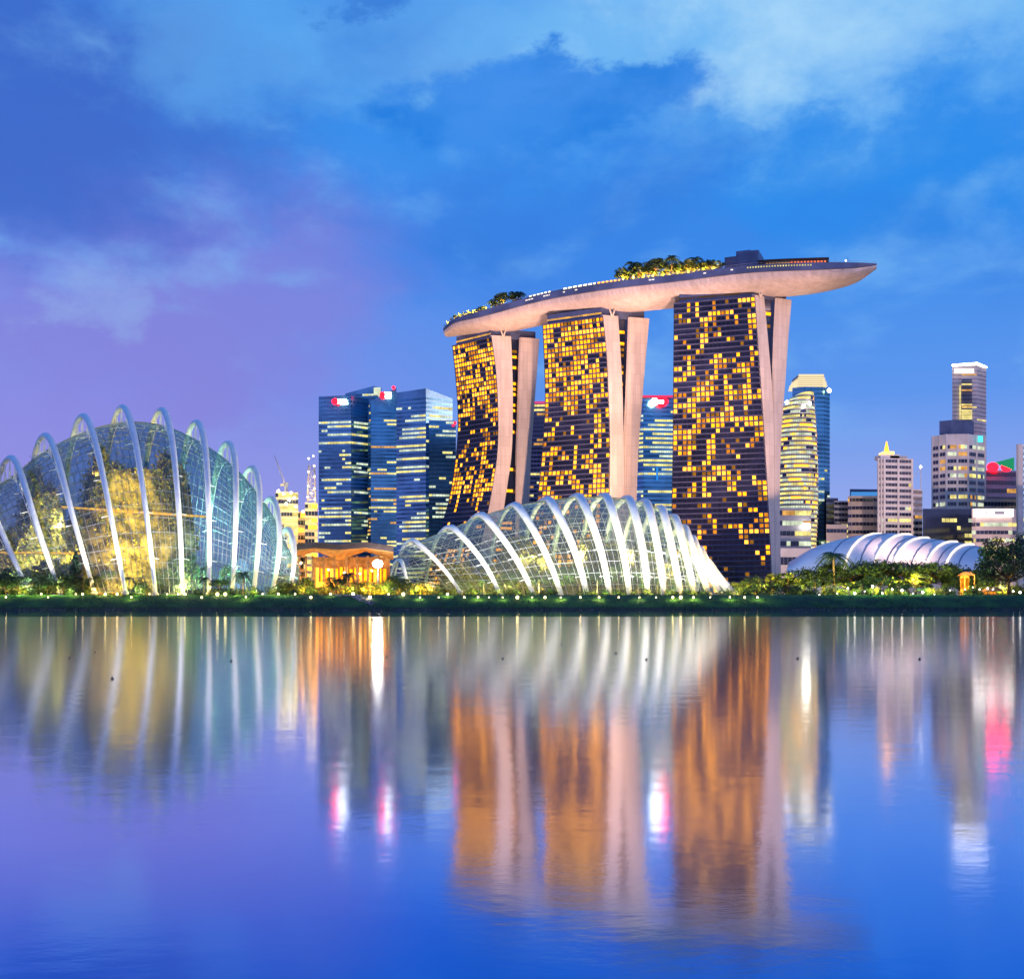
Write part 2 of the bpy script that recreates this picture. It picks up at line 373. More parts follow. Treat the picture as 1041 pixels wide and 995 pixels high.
def grass_mat():
    m = bpy.data.materials.new('grass'); m.use_nodes = True; n = NT(m.node_tree)
    b = m.node_tree.nodes['Principled BSDF']; t = n.new('ShaderNodeTexCoord')
    a = n.noise(t.outputs['Object'], .15, 5, .6); c = n.noise(t.outputs['Object'], 2.5, 4, .7)
    col = n.mix(n.sstep(a, .4, .6), (.010, .045, .016, 1), (.030, .10, .018, 1))
    col = n.mix(n.m('MULTIPLY', n.sstep(c, .45, .7), .5), col, (.012, .045, .018, 1))
    sz = n.new('ShaderNodeSeparateXYZ'); n.l.new(t.outputs['Object'], sz.inputs[0])
    wet = n.m('SUBTRACT', 1.0, n.sstep(n.m('ADD', sz.outputs[2], n.m('MULTIPLY', c, -1.2)), -.25, .55))
    col = n.mix(wet, col, (.022, .022, .016, 1))
    n.put(b.inputs['Base Color'], col); b.inputs['Roughness'].default_value = .9
    bn = n.new('ShaderNodeBump'); n.put(bn.inputs['Height'], c); bn.inputs['Strength'].default_value = .6
    n.l.new(bn.outputs[0], b.inputs['Normal']); return m
M['water'] = water_mat(); M['grass'] = grass_mat()

# ---------------------------------------------------------------- setting
wb = MB(); wb.quad((-5000, -300, 0), (5000, -300, 0), (5000, 330, 0), (-5000, 330, 0))
wb.build('water', M['water'], kind='structure')
def shore(x): return 293 + 2.2*sin(x*.021) + 1.3*sin(x*.063+1) + .6*sin(x*.21)
GZ = 4.2
gb = MB(); rows = []
xs = [-5000, -2000, -800] + [-400 + 4*i for i in range(201)] + [800, 2000, 5000]
prof = [(-3, -.8), (0, .02), (1.2, .55), (4, 1.9), (7, 3.1), (10, 3.95), (13, GZ)]
for dy, z in prof:
    rows.append([(x, shore(x) + dy, z + (.12*sin(x*.5+dy) if 0 < z < 4 else 0)) for x in xs])
rows.append([(x, 345, GZ) for x in xs])
gb.grid(rows, 0, True); gb.build('river_bank', M['grass'], kind='structure')
gr = MB(); gr.quad((-9000, 345, GZ), (9000, 345, GZ), (9000, 12000, GZ), (-9000, 12000, GZ))
gr.build('ground', mat('park_ground', (.035, .07, .035), .9, var=.3, scale=.02), kind='structure')

tf = MB(); rr_ = random.Random(31)
for _ in range(15000):
    x = rr_.uniform(-175, 175); d = rr_.random()**1.4*12; cl_n = sin(x*.31)+sin(x*.117+2)+sin(x*.73+d)
    if cl_n < .1 and rr_.random() < .75: continue
    z = interp(d, [q[0] for q in prof], [q[1] for q in prof]); hgt_ = rr_.uniform(.25, .6)*(1.4 if d < 1.5 else 1)
    a_ = rr_.random()*6.28; w_ = .10; y = shore(x)+d; lx_, ly_ = rr_.gauss(0, .15), rr_.gauss(0, .15)
    tf.tri((x-cos(a_)*w_, y-sin(a_)*w_, z-.05), (x+cos(a_)*w_, y+sin(a_)*w_, z-.05), (x+lx_, y+ly_, z+hgt_), int(rr_.random()*2))
tf.build('grass_tufts', [mat('tuft_dark', (.015, .05, .018), .8), mat('tuft_light', (.05, .12, .03), .8)], None, label='tufts of long grass growing on the sloping river bank', cat='grass', kind='stuff')
sr = MB()
for _ in range(520):
    x = rr_.uniform(-175, 175)
    if sin(x*.09) + sin(x*.23+1) < -.2: continue
    r_ = rr_.uniform(.10, .38); sr.ball((x, shore(x) + rr_.gauss(.2, .5), .06), r_, n=6, k=3, sq=(1.5, 1, .6))
sr.build('shore_stones', mat('wet_stone', (.07, .07, .075), .6, var=.3, scale=2), None, label='dark wet stones scattered along the water edge of the bank', cat='stones', kind='stuff')

# ---------------------------------------------------------------- hotel towers
def hotel(label, ys, A, B, C, D, E, YA, YB, YE, ncol, seed, p_y, nf=55):
    """A..E: x pixels of the five vertical edges at the heights ys (pixel rows at depth YB)"""
    rnd = random.Random(seed)
    root = based('hotel_tower', label, 'hotel tower', (PX(B[0], YB), YB, GZ), 'three leaning hotel towers under the sky park')
    off = Vector(root.location)
    YC = YB + (YE - YB) * .3; YD = YB + (YE - YB) * .58
    zs = [PZ(y, YB) for y in ys][::-1]
    def ed(pts, Y):
        q = [PX(p, Y) for p in pts][::-1]
        return lambda z: Vector((crom(z, zs, q), Y, z)) - off
    a, b, c, d, e = ed(A, YA), ed(B, YB), ed(C, YC), ed(D, YD), ed(E, YE)
    ZT = 190.0; lv = [GZ + (ZT-GZ)*i/28 for i in range(29)]
    # front leg body and rear leg body
    m = MB()
    def rings(p, q, r, s): return [[p(z), q(z), r(z), s(z)] for z in lv]
    ac = lambda z: a(z) + (c(z) - b(z))
    inn = lambda f, g: (lambda z: f(z) + (g(z)-f(z)).normalized()*1.0)
    m.grid(rings(a, inn(b, a), inn(c, ac), ac), 0, False, True)
    m.quad(a(ZT), inn(b, a)(ZT), inn(c, ac)(ZT), ac(ZT))
    bm_ = m.build('front_leg', M['navy2'], root)
    m = MB()
    ad_ = lambda z: d(z) + (a(z) - b(z)); ae = lambda z: e(z) + (a(z) - b(z))
    m.grid(rings(ad_, inn(d, ad_), inn(e, ae), ae), 0, False, True); m.quad(ad_(ZT), inn(d, ad_)(ZT), inn(e, ae)(ZT), ae(ZT))
    m.build('rear_leg', M['navy2'], root)
    # curved cream end walls, 1 m thick, proud of the bodies
    for nm, p, q in (('end_wall', b, c), ('end_wall', d, e)):
        m = MB(); dr = (a(100) - b(100)).normalized()
        rg = []
        for z in lv + [ZT + 1.2]:
            p0, q0 = p(z), q(z); rg.append([p0, q0, q0 + dr*1.6, p0 + dr*1.6])
        m.grid(rg, 0, False, True); m.quad(*rg[-1]); m.build(nm, M['cream'], root)
    # glass atrium between the legs, set back, with lit landings
    m = MB(); dr = (a(100) - b(100)).normalized()
    def gp(f, z, k): return f(z) + dr*k
    m.grid([[gp(c, z, 4), gp(d, z, 4)] for z in lv], 0, False)
    nfl = 46
    for k in range(nfl):
        z0 = 12 + (ZT-14)*k/nfl; z1 = z0 + 2.0
        gap = (d(z0) - c(z0)).x
        if gap < 1.2: continue
        if rnd.random() < (.16 if z0 < 125 else .45):
            m.quad(gp(c, z0, 3.7), gp(d, z0, 3.7), gp(d, z1, 3.7), gp(c, z1, 3.7), 1 if rnd.random() < .6 else 2)
    m.build('atrium_glazing', [M['navy2'], M['win_y'], M['win_o']], root)
    # facade: slab edges and mullions
    m = MB(); fh = (ZT - 8) / nf; out = Vector((dr.y, -dr.x, 0));
    if out.y > 0: out = -out
    def fp(t, z, o=0.0): return a(z).lerp(b(z), t) + out*o
    for k in range(nf + 1):
        z = 8 + fh*k; h = .38
        for zz in (0,):
            p0, p1 = fp(0, z-h), fp(1, z-h); q0, q1 = fp(0, z+h), fp(1, z+h)
            m.prism([p0 + out*.75, p1 + out*.75, p1 + out*.02, p0 + out*.02], [q0 + out*.75, q1 + out*.75, q1 + out*.02, q0 + out*.02])
    m.build('slab_edges', M['lilac'], root); m = MB()
    for cidx in range(ncol + 1):
        t = cidx / ncol
        rg = []
        for z in lv:
            p = fp(t, z); w = (b(z)-a(z)).normalized()*.13
            rg.append([p - w + out*.4, p + w + out*.4, p + w + out*.02, p - w + out*.02])
        m.grid(rg, 0, False, True)
    m.build('mullions', M['navy'], root)
    # windows: clusters of lit rooms
    field = [[rnd.random() for _ in range(ncol + 4)] for _ in range(nf + 6)]
    def fld(r, cc):
        return sum(field[(r+dr_) % (nf+6)][(cc+dc) % (ncol+4)]*w for dr_, dc, w in ((0,0,.9),(0,1,.25),(1,0,.38),(-1,0,.12),(0,-1,.1),(1,1,.05)))
    cells = []
    for r in range(nf):
        for cc in range(ncol):
            v = fld(r, cc) + (p_y(r / nf, cc / ncol) - .5) * 1.5
            cells.append((v, r, cc))
    shown = []; rest = MB()
    for v, r, cc in cells:
        z0 = 8 + fh*r + .5; z1 = 8 + fh*(r+1) - .5
        t0 = (cc + .15) / ncol; t1 = (cc + .85) / ncol
        if v > 1.09: mi = rnd.choice([1, 1, 3, 4]) if v > 1.2 else rnd.choice([1, 1, 1, 4, 2, 3])
        elif v > .98 and rnd.random() < .55: mi = 2
        else: mi = 0
        q = (fp(t0, z0, .12), fp(t1, z0, .12), fp(t1, z1, .12), fp(t0, z1, .12))
        if mi in (1, 3, 4) and r > 12: shown.append((q, mi))
        else: rest.quad(*q, mi)
    wm = [M['navy'], M['win_y'], M['win_o'], M['win_b'], M['win_m']]
    rnd.shuffle(shown)
    for q, mi in shown[:99]:
        w = MB(); w.quad(*q); w.build('window', wm[mi], root)
    for q, mi in shown[99:]: rest.quad(*q, mi)
    rest.build('windows', wm, root, kind='stuff')
    # recessed crown storeys carrying the sky park
    m = MB(); ins = 2.5
    def ringat(z, k):
        u = (b(ZT) - a(ZT)).normalized(); v_ = (e(ZT) - b(ZT)).normalized()
        A0 = a(ZT); B0 = b(ZT); E0 = e(ZT); G0 = A0 + (E0 - B0)
        q = [A0 + u*k + v_*1, B0 - u*k + v_*1, E0 - u*k - v_*1, G0 + u*k - v_*1]
        return [Vector((p.x, p.y, z)) - Vector((0, 0, off.z)) for p in q]
    m.prism(ringat(ZT, ins), ringat(ZT + 6.5, ins)); m.build('roof_storey', M['steelblue'], root)
    m = MB(); r0 = ringat(ZT+2.2, ins-.3); r1 = ringat(ZT+3.4, ins-.3)
    for i in range(12):
        if True:
            t0, t1 = i/12, (i+1)/12
            m.quad(r0[0].lerp(r0[1], t0), r0[0].lerp(r0[1], t1), r1[0].lerp(r1[1], t1), r1[0].lerp(r1[1], t0))
    if m.v: m.build('roof_lights', emit('roof_storey_light', (1, .5, .08), 1.2 if YB > 700 else .10), root)
    # V struts at the top of the front end wall
    for k in (-1, 1):
        m = MB(); p = (b(ZT)*.4 + c(ZT)*.6); m.tube([p - Vector((0,1,0)), p + Vector((k*3.2, -1, 9.5))], .55, 6); m.build('strut', M['cream'], root)
    return root

p3 = lambda h, t: .60 - (.10 if h < .32 else 0) + .10*sin(h*13) - (.20 if h < .14 else 0) - (.12 if .14 < h < .2 else 0)
p2 = lambda h, t: .64 + .14*sin(h*17 + 1) + (.30 if h > .86 else 0) - (.2 if h < .08 else 0) - (.15 if t > .85 and h < .7 else 0)
p1 = lambda h, t: .64 + .12*sin(h*15 + 2) + (.15 if h > .9 else 0) - (.28 if .18 < h < .40 else 0)
hotel('right-hand and nearest hotel tower with the straightest front leg, standing behind the garden trees',
      [302, 340, 384, 420, 457, 511, 572, 609],
      [685.2, 685, 684.6, 684.3, 684, 683, 682.3, 682], [767.3, 770, 773, 775.6, 777.8, 781, 784, 785],
      [777, 780.5, 784.3, 786.2, 787, 787.4, 787.8, 788], [790.5, 788.7, 787.3, 787.2, 787.6, 788, 788.3, 788.5],
      [804.6, 801.3, 798.4, 795.5, 793.6, 792.8, 793.7, 794.5], 681, 665, 677, 19, 3, p3)
hotel('middle hotel tower of the three, rising behind the crest of the low glass conservatory',
      [322, 355, 399, 444, 497, 555, 609],
      [551.8, 553.3, 554.4, 552.3, 547.3, 541, 535], [613, 616.3, 618.5, 620, 619.6, 618.5, 617],
      [628.5, 630.6, 633, 633.8, 634.5, 634.5, 634.5], [640.7, 639.6, 638, 635.9, 634.8, 634.7, 634.7],
      [660, 657, 653.3, 649.8, 647.5, 646, 645], 733, 712, 721, 17, 5, p2)
hotel('left-hand hotel tower with the strongly bowed front leg, farthest of the three',
      [343, 375, 419, 461, 505, 530, 560, 609],
      [460.3, 463.5, 466, 463.5, 456.6, 449.5, 440, 422], [499.7, 503.9, 506.4, 505.6, 499, 494, 487, 472],
      [519.6, 520.9, 521.4, 520, 514, 510, 504, 492], [529.5, 528.4, 527.3, 525.7, 525, 524.8, 524.5, 524],
      [548.3, 545.9, 542.6, 540, 538.2, 537.4, 536.6, 535.5], 794, 766, 776, 16, 9, p1)

# ---------------------------------------------------------------- sky park
sp = based('sky_park', 'long boat-shaped roof deck with cream underside, lying across the three hotel towers', 'roof deck', (PX(620, 715), 715, 200))
so_ = Vector(sp.location)
kx = [454.5, 470, 500, 560, 620, 700, 770, 830, 870, 891]
kY = [792, 785, 774, 749, 722, 693, 674, 661, 655, 652]
khw = [4.5, 11, 16, 18, 19, 19, 19, 16.5, 10, 1.5]
kdp = [5, 9, 11.8, 13.6, 14.4, 14.5, 14.5, 12.5, 8.6, 2.8]
krim = [334, 323.5, 315.5, 299, 287.5, 277.5, 268.8, 266.5, 267, 268]       # photo row of the front rim
NSEC = 90; secs = []; 
cl = []
for i in range(NSEC + 1):
    t = i / NSEC; px = kx[0] + (kx[-1]-kx[0]) * (.5 - .5*cos(pi*t)) if False else kx[0] + (kx[-1]-kx[0])*t
    Y = crom(px, kx, kY); hw = max(.5, crom(px, kx, khw)); dp = crom(px, kx, kdp)
    zr = PZ(crom(px, kx, krim), Y - hw)
    cl.append((px, Y, hw, dp, zr))
# the deck height must run smoothly: blend towards one level
for i, (px, Y, hw, dp, zr) in enumerate(cl):
    a = cl[max(0, i-2)]; b = cl[min(NSEC, i+2)]
    ca, cb = Vector((PX(a[0], a[1]), a[1], 0)), Vector((PX(b[0], b[1]), b[1], 0))
    t = (cb-ca).normalized(); n = Vector((t.y, -t.x, 0)); n = n if n.y < 0 else -n
    secs.append((Vector((PX(px, Y), Y, 0)), n, hw, dp, zr))
RIM = 4.6
hull = MB(); rows = []
for c, n, hw, dp, zr in secs:
    row = []
    for j in range(17):
        w = pi*j/16; x = cos(w); zz = -abs(sin(w))**.8
        row.append(Vector((c.x, c.y, 0)) + n*hw*x*.985 + Vector((0, 0, zr - min(RIM, dp*.36) + zz*max(.3, dp-min(RIM, dp*.36)))) - so_)
    rows.append(row)
hull.grid(rows, 0, True)
hull.build('hull', M['hull'], sp)
rim = MB(); 
for sgn in (1, -1):
    rr = []
    for c, n, hw, dp, zr in secs:
        q = c + n*hw*sgn; rmh = min(RIM, dp*.36)
        rr.append([q*1 + Vector((0,0,zr-rmh)) - so_, q + n*sgn*.45 + Vector((0,0,zr-rmh+.3)) - so_, q + n*sgn*.45 + Vector((0,0,zr)) - so_, q - n*sgn*.3 + Vector((0,0,zr)) - so_])
    rim.grid(rr, 0, False)
rim.build('rim_band', M['steelblue'], sp)
dk_ = MB(); dk_.grid([[c + n*hw + Vector((0,0,zr-.15)) - so_, c - n*hw + Vector((0,0,zr-.15)) - so_] for c, n, hw, dp, zr in secs], 0, False)
dk_.build('deck', M['greyc'], sp)
rl = MB()
for i in range(0, NSEC, 1):
    c, n, hw, dp, zr = secs[i]; c2, n2_, hw2, dp2, zr2 = secs[i+1]
    p, q = c + n*hw - so_, c2 + n2_*hw2 - so_
    rl.tube([p + Vector((0,0,zr+1.15)), q + Vector((0,0,zr2+1.15))], .07, 4, caps=False)
    rl.tube([p + Vector((0,0,zr)), p + Vector((0,0,zr+1.15))], .06, 4, caps=False)
rl.build('railing', M['grey'], sp)
def sec(px): 
    i = min(NSEC-1, max(0, int((px-kx[0])/(kx[-1]-kx[0])*NSEC))); return secs[i]
def onedge(px, across, up):  # across -1 front .. 1 back
    c, n, hw, dp, zr = sec(px); return c - n*hw*across + Vector((0, 0, zr+up))
def strip(px0, px1, across, up, h, name, material, dash=None, step=2.0, out=.0):
    m = MB(); px = px0
    while px < px1 - .01:
        e_ = min(px1, px + (step if dash is None else step*dash))
        ca, na, ha, _, za = sec(px); cb_, nb, hb, _, zb = sec(e_ + 1e-6)
        t0 = (px-kx[0])/(kx[-1]-kx[0])*NSEC; t1 = (e_-kx[0])/(kx[-1]-kx[0])*NSEC
        def at(t):
            i = min(NSEC-1, int(t)); f = t - i; A_, B_ = secs[i], secs[i+1]
            return A_[0].lerp(B_[0], f), A_[1], A_[2]*(1-f)+B_[2]*f, A_[4]*(1-f)+B_[4]*f
        c0, n0, h0, z0 = at(t0); c1, n1_, h1, z1 = at(t1)
        p, q = c0 - n0*(h0*across - out) , c1 - n1_*(h1*across - out)
        m.quad(p + Vector((0,0,z0+up)) - so_, q + Vector((0,0,z1+up)) - so_, q + Vector((0,0,z1+up+h)) - so_, p + Vector((0,0,z0+up+h)) - so_)
        px += step
    m.build(name, material, sp)
strip(766, 828, -1, -1.9, .8, 'port_light', M['off_y'], .5, 2.6, .5)
for p0, p1 in ((548, 556), (567, 574), (588, 590), (600, 603), (672, 678), (724, 727), (750, 753)):
    strip(p0, p1, -1, -2.1, .7, 'port_light', M['ledw'], .8, 3.0, .5)
strip(545, 636, -.72, .3, 2.0, 'pool_wall', M['lilac'], None, 3.0)
strip(548, 570, -.74, 1.1, 1.5, 'pool_light', M['pool'], .6, 4.0)
strip(584, 616, -.74, 1.1, 1.6, 'pool_light', M['pool'], .7, 5.0)
strip(618, 640, -.74, .9, 1.9, 'pool_light', M['win_b'], .6, 4.0)
# terraces, bar pavilion, lift house on the deck
def deck_box(px0, px1, ac0, ac1, z0, z1, name, material, parent=sp):
    m = MB(); n_ = 8
    lo = []; hi = []
    fr = [onedge(px0+(px1-px0)*i/n_, ac0, 0) for i in range(n_+1)]; bk = [onedge(px0+(px1-px0)*i/n_, ac1, 0) for i in range(n_+1)]
    ring = fr + bk[::-1]
    m.prism([p + Vector((0,0,z0)) - so_ for p in ring], [p + Vector((0,0,z1)) - so_ for p in ring]); return m.build(name, material, parent)
deck_box(741, 759, -.55, .3, 0, 9.2, 'lift_house', M['steelblue'])
deck_box(758, 779, -.62, .3, 0, 11.2, 'lift_house', M['steelblue'])
deck_box(751, 769, -.3, .2, 9.0, 13.6, 'plant_box', M['steelblue'])
deck_box(776, 846, -.75, .4, 3.6, 4.2, 'restaurant_roof', M['roofdark'])
deck_box(790, 828, -.5, .3, 4.2, 5.1, 'restaurant_roof', M['roofdark'])
deck_box(780, 842, -.45, .3, 0, 3.6, 'restaurant_wall', M['timber'])
strip(782, 806, -.6, 1.2, 1.5, 'restaurant_light', M['off_o'], .65, 3.0)
strip(806, 840, -.6, 1.0, 2.0, 'restaurant_light', emit('restaurant_red_light', (1, .20, .05), 1.3), .6, 3.2)
m = MB(); p = onedge(864, 0, 0) - so_; m.tube([p, p + Vector((0,0,7))], .14, 5); m.tube([p + Vector((-2,0,4.5)), p + Vector((2,0,4.5))], .1, 4); m.build('mast', M['grey'], sp)
m = MB(); m.ball(p + Vector((-1.2,0,4.8)), .45); m.build('mast_lamp', M['lampw'], sp)
# long roof over the gap in front of each tower: warm under-hull beam of light
for px0, px1, mm in ((561, 626, M['win_y']), (472, 498, M['steelblue']), (694, 762, M['ledw'])):
    pass

# ---------------------------------------------------------------- glass conservatories
def quadfit(f, base, mid, fm, top):
    # parabola through (0,base) (fm,mid) (1,top)
    c = base; a_ = ((mid-base)/fm - (top-base)) / (fm-1); b_ = (top-base) - a_
    return a_*f*f + b_*f + c
def rib_curve(R, k=1.0, inset=0.0, n=44, sm=9):
    bpx, bpy, mpx, fm, tpx, tpy, Yf, W, sh = R
    zb = PZ(bpy, Yf); zt = PZ(tpy, Yf + W); pts = []
    for i in range(n + 1):
        th = pi*i/n
        if th <= pi/2:
            hk = 7.0*min(1, (bpy-tpy)/150) if Yf < 330 else 1.5
            f = sin(th); px = quadfit(f, bpx, mpx, fm, tpx + hk) - hk*(max(0, th-1.0)/.57)**1.6; Y = Yf + inset + (W-inset)*(1-cos(th))
            py = bpy + (tpy-bpy)*f; z = PZ(py, Y)
            x = PX(px, Y); z = zb + (z - zb)*k if True else z
        else:
            q = (th-pi/2)/(pi/2); f = 1 - q**2.9; px = tpx - sh*q; Y = Yf + W + (W-inset)*q
            x = PX(px, Y); z = zb + (PZ(tpy, Yf+W) - zb)*k*f
        pts.append(Vector((x, Y, max(z, zb-.5))))
    for _ in range(sm):
        pts = [pts[0]] + [(pts[i-1] + pts[i]*2 + pts[i+1])/4 for i in range(1, len(pts)-1)] + [pts[-1]]
    return pts
def lerpR(RS, t):
    idx = list(range(len(RS)))
    return tuple(crom(t, idx, [r[j] for r in RS]) for j in range(9))
def conservatory(label, RS, kk, nsub, rib_r, flat, glass, bars_lit, bars_shaded, t0, t1, nh, shade_from, strut_every, origin, barw=.11, thin=None):
    root = based('glass_conservatory', label, 'conservatory', origin); off = Vector(origin)
    idx = list(range(len(RS)))
    rows = []; ns = int((t1-t0)*nsub)
    for i in range(ns+1):
        t = t0 + (t1-t0)*i/ns
        rows.append([p - off for p in rib_curve(lerpR(RS, t), crom(t, idx, kk), 1.3)])
    g = MB(); g.grid(rows, 0, True); g.build('glazing', glass, root)
    # glazing bars, paler low down, darker above: interior light put into their colour
    ml, md, mf = MB(), MB(), MB(); nn = len(rows[0]) - 1
    for i, r in enumerate(rows):
        cut = int(shade_from*nn/2)
        mf.tube(r[:cut+1], barw, 3, caps=False); md.tube(r[cut:nn//2+3], barw, 3, caps=False); ml.tube(r[nn//2+2:], barw*.9, 3, caps=False)
    for j in range(nh+1):
        s_ = j/nh*nn; i = min(nn-1, int(s_)); f = s_-i
        line = [r[i].lerp(r[i+1], f) for r in rows]
        (mf if s_ < cut else md if s_ < nn/2+2 else ml).tube(line, barw*(1.15), 3, caps=False)
    mf.build('glazing_bars', bars_lit, root); ml.build('rear_glazing_bars', M['grey'], root); md.build('roof_glazing_bars', bars_shaded, root)  # pale rear bars carry the interior glow in their colour
    for k, R in enumerate(RS):
        c = rib_curve(R); c = [p - off for p in c]
        m = MB(); nn2 = len(c)-1
        m.tube(c, [rib_r*(.72 + .46*sin(pi*i/nn2)) * (thin[k] if thin else 1) for i in range(nn2+1)], 8, flat=flat)
        rb = m.build('arch_rib', M['white'], root)
        gl = [p - off for p in rib_curve(R, kk[k], 1.3)]
        m = MB()
        for i in range(3, nn2-2, strut_every):
            a_, b_ = c[i], gl[i]
            if (a_-b_).length < 1.0: continue
            b1 = gl[min(nn2, i+1)]; 
            m.tube([a_, b_], .13, 4, caps=False); m.tube([a_, b1], .12, 4, caps=False)
            if i-1 > 0: m.tube([a_, gl[i-1]], .12, 4, caps=False)
            m.tube([b_, b_ + Vector((2.2, 0, -.5))], .13, 4, caps=False); m.tube([b_, b_ + Vector((-2.2, 0, -.5))], .13, 4, caps=False)
        if m.v: m.tube(gl[3:nn2-2], .12, 4, caps=False); m.build('strut', M['white'], rb)
        m = MB(); m.ball(c[0] + Vector((0, 0, -.2)), 1.1, sq=(1, 1, .6)); m.build('footing', M['greyc'], rb)
    return root, rows

# cloud-forest-like tall dome: base px,py, mid px, mid frac, top px,py, front Y, half depth, back shift
RL = [(-42, 600, -75, .55, -108, 566, 326, 8, 24), (-6, 601, -38, .57, -68, 522, 318, 13, 24), (29, 602, 1, .56, -27, 489, 312, 18, 25),
      (61, 601, 34, .57, 11, 464, 308, 22, 25), (96, 602, 71, .55, 46, 441, 305, 25, 25), (127.5, 602, 107.5, .577, 84.5, 421, 303, 27, 25),
      (158, 603.6, 145, .57, 124.5, 412, 303, 28, 25), (186, 603.6, 180, .577, 164.5, 414.6, 304, 27, 25), (212.5, 602.5, 211.5, .6, 200, 427.5, 306, 25, 25),
      (236, 603, 240, .58, 232, 449, 309, 22, 24), (257.6, 603, 264, .6, 256.7, 474.5, 313, 18, 22), (276.7, 602, 284.5, .6, 276, 506, 318, 14, 19),
      (293.5, 602, 299.5, .6, 292.5, 537.6, 323, 10, 15)]
KL = [.8, .82, .83, .845, .895, .905, .92, .915, .895, .875, .84, .81, .66]
oL = (PX(130, 330), 330, GZ)
domeL, rowsL = conservatory('tall domed glass conservatory with hooped white ribs and a planted mountain inside',
        RL, KL, 6, .66, (1.25, 1.0), M['glass_l'], M['shadedbar'], M['shadedbar'], 0, 12.35, 34, .55, 4, oL, .085)
# long low dome
RR = [(414, 590, 411, .5, 406.5, 569, 372, 5, 10), (467.6, 601, 446, .55, 420, 549, 362, 11, 22), (508.5, 605, 488, .55, 458.5, 535, 355, 19, 28),
      (543, 606, 520, .55, 489.5, 522, 350, 26, 30), (571, 606, 551, .55, 524, 512, 347, 31, 31), (597, 606, 581, .55, 557, 506, 345, 35, 32),
      (620, 606, 608, .55, 588, 502.6, 344, 37, 32), (640, 606, 631, .55, 615.5, 502.2, 344, 37, 32), (658.6, 606, 652, .55, 639, 505, 345, 35, 32),
      (675, 606, 668, .55, 656.5, 508.5, 346, 32, 30), (692, 606, 683, .55, 672, 515, 348, 28, 28), (706, 605, 696.5, .55, 685, 524, 350, 24, 26),
      (721, 604.5, 707, .55, 695, 535, 353, 19, 22), (734, 605, 716, .5, 703.5, 546, 356, 14, 18), (745, 606, 725, .5, 711, 557, 359, 10, 14), (752, 606, 733, .5, 719, 570, 361, 7, 11)]
KR = [.9, .92, .95, .97, .98, .985, .985, .985, .985, .985, .98, .975, .97, .95, .9, .85]
oR = (PX(590, 380), 380, GZ)
domeR, rowsR = conservatory('long low glass conservatory with close-set brightly lit white ribs in front of the hotel towers',
        RR, KR, 4, 1.05, (1.2, .8), M['glass_r'], M['grey'], M['shadedbar'], 0.0, 15.0, 26, .62, 4, oR, .07,
        thin=[.55, .62, .75, .85, .92, 1, 1, 1, 1, 1, 1, 1, 1, .95, .9, .85])

# ---------------------------------------------------------------- trees
def broad_mesh(seed, h, r, leafs=(0, 1, 2), nclump=34, per=46, size=.85, trunk_h=.42):
    rnd = random.Random(seed); t = MB(); c = MB()
    lean = Vector((rnd.uniform(-.06, .06)*h, rnd.uniform(-.05, .05)*h, 0))
    top = Vector((0, 0, h*trunk_h)) + lean
    t.tube([(0, 0, -.3), (lean.x*.4, lean.y*.4, h*trunk_h*.5), top], [h*.035, h*.026, h*.02], 7)
    for k in range(nclump):
        a = rnd.random()*2*pi; rr = sqrt(rnd.random())*r; zz = rnd.random()
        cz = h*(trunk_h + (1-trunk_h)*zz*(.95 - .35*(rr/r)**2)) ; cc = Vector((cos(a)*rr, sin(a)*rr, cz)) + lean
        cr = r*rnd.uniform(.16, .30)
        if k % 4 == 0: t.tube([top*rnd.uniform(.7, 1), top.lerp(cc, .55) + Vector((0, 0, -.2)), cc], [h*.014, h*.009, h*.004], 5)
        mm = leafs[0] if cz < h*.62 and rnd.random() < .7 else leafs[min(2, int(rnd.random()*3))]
        for _ in range(per):
            v = Vector((rnd.gauss(0, 1), rnd.gauss(0, 1), rnd.gauss(0, .75))); v = v.normalized()*cr*rnd.random()**.4
            c.leaf(cc + v, size, mm if rnd.random() < .75 else leafs[int(rnd.random()*3)], rnd=rnd)
    return t, c
def palm_mesh(seed, h, fr=4.2, n=17):
    rnd = random.Random(seed); t = MB(); c = MB()
    top = Vector((h*.04, 0, h)); t.tube([(0, 0, -.3), (h*.01, 0, h*.5), top], [.30, .2, .17], 7)
    for k in range(n):
        a = 2*pi*k/n + rnd.random()*.3; el_ = rnd.uniform(-.15, 1.1); d = Vector((cos(a), sin(a), 0)); pts = []
        for j in range(9):
            s_ = j/8; pts.append(top + d*fr*s_*cos(el_*(1-s_*.4)) + Vector((0, 0, fr*(sin(el_)*s_ - 1.0*s_*s_))))
        side = Vector((-d.y, d.x, 0))
        for j in range(1, 9):
            for s2 in (-1, 1):
                for q in (0, .5):
                    p = pts[j-1].lerp(pts[j], q); l = 1.15*sin(pi*(.12 + .8*j/9))
                    e_ = p + side*s2*l*.75 + d*l*.45 + Vector((0, 0, -.35*l))
                    w = (pts[j]-pts[j-1]).normalized()*.13
                    c.quad(p - w, p + w, e_ + w*.3, e_ - w*.3, int(rnd.random()*2))
        c.tube(pts, [.05]*9, 3, caps=False)
    return t, c
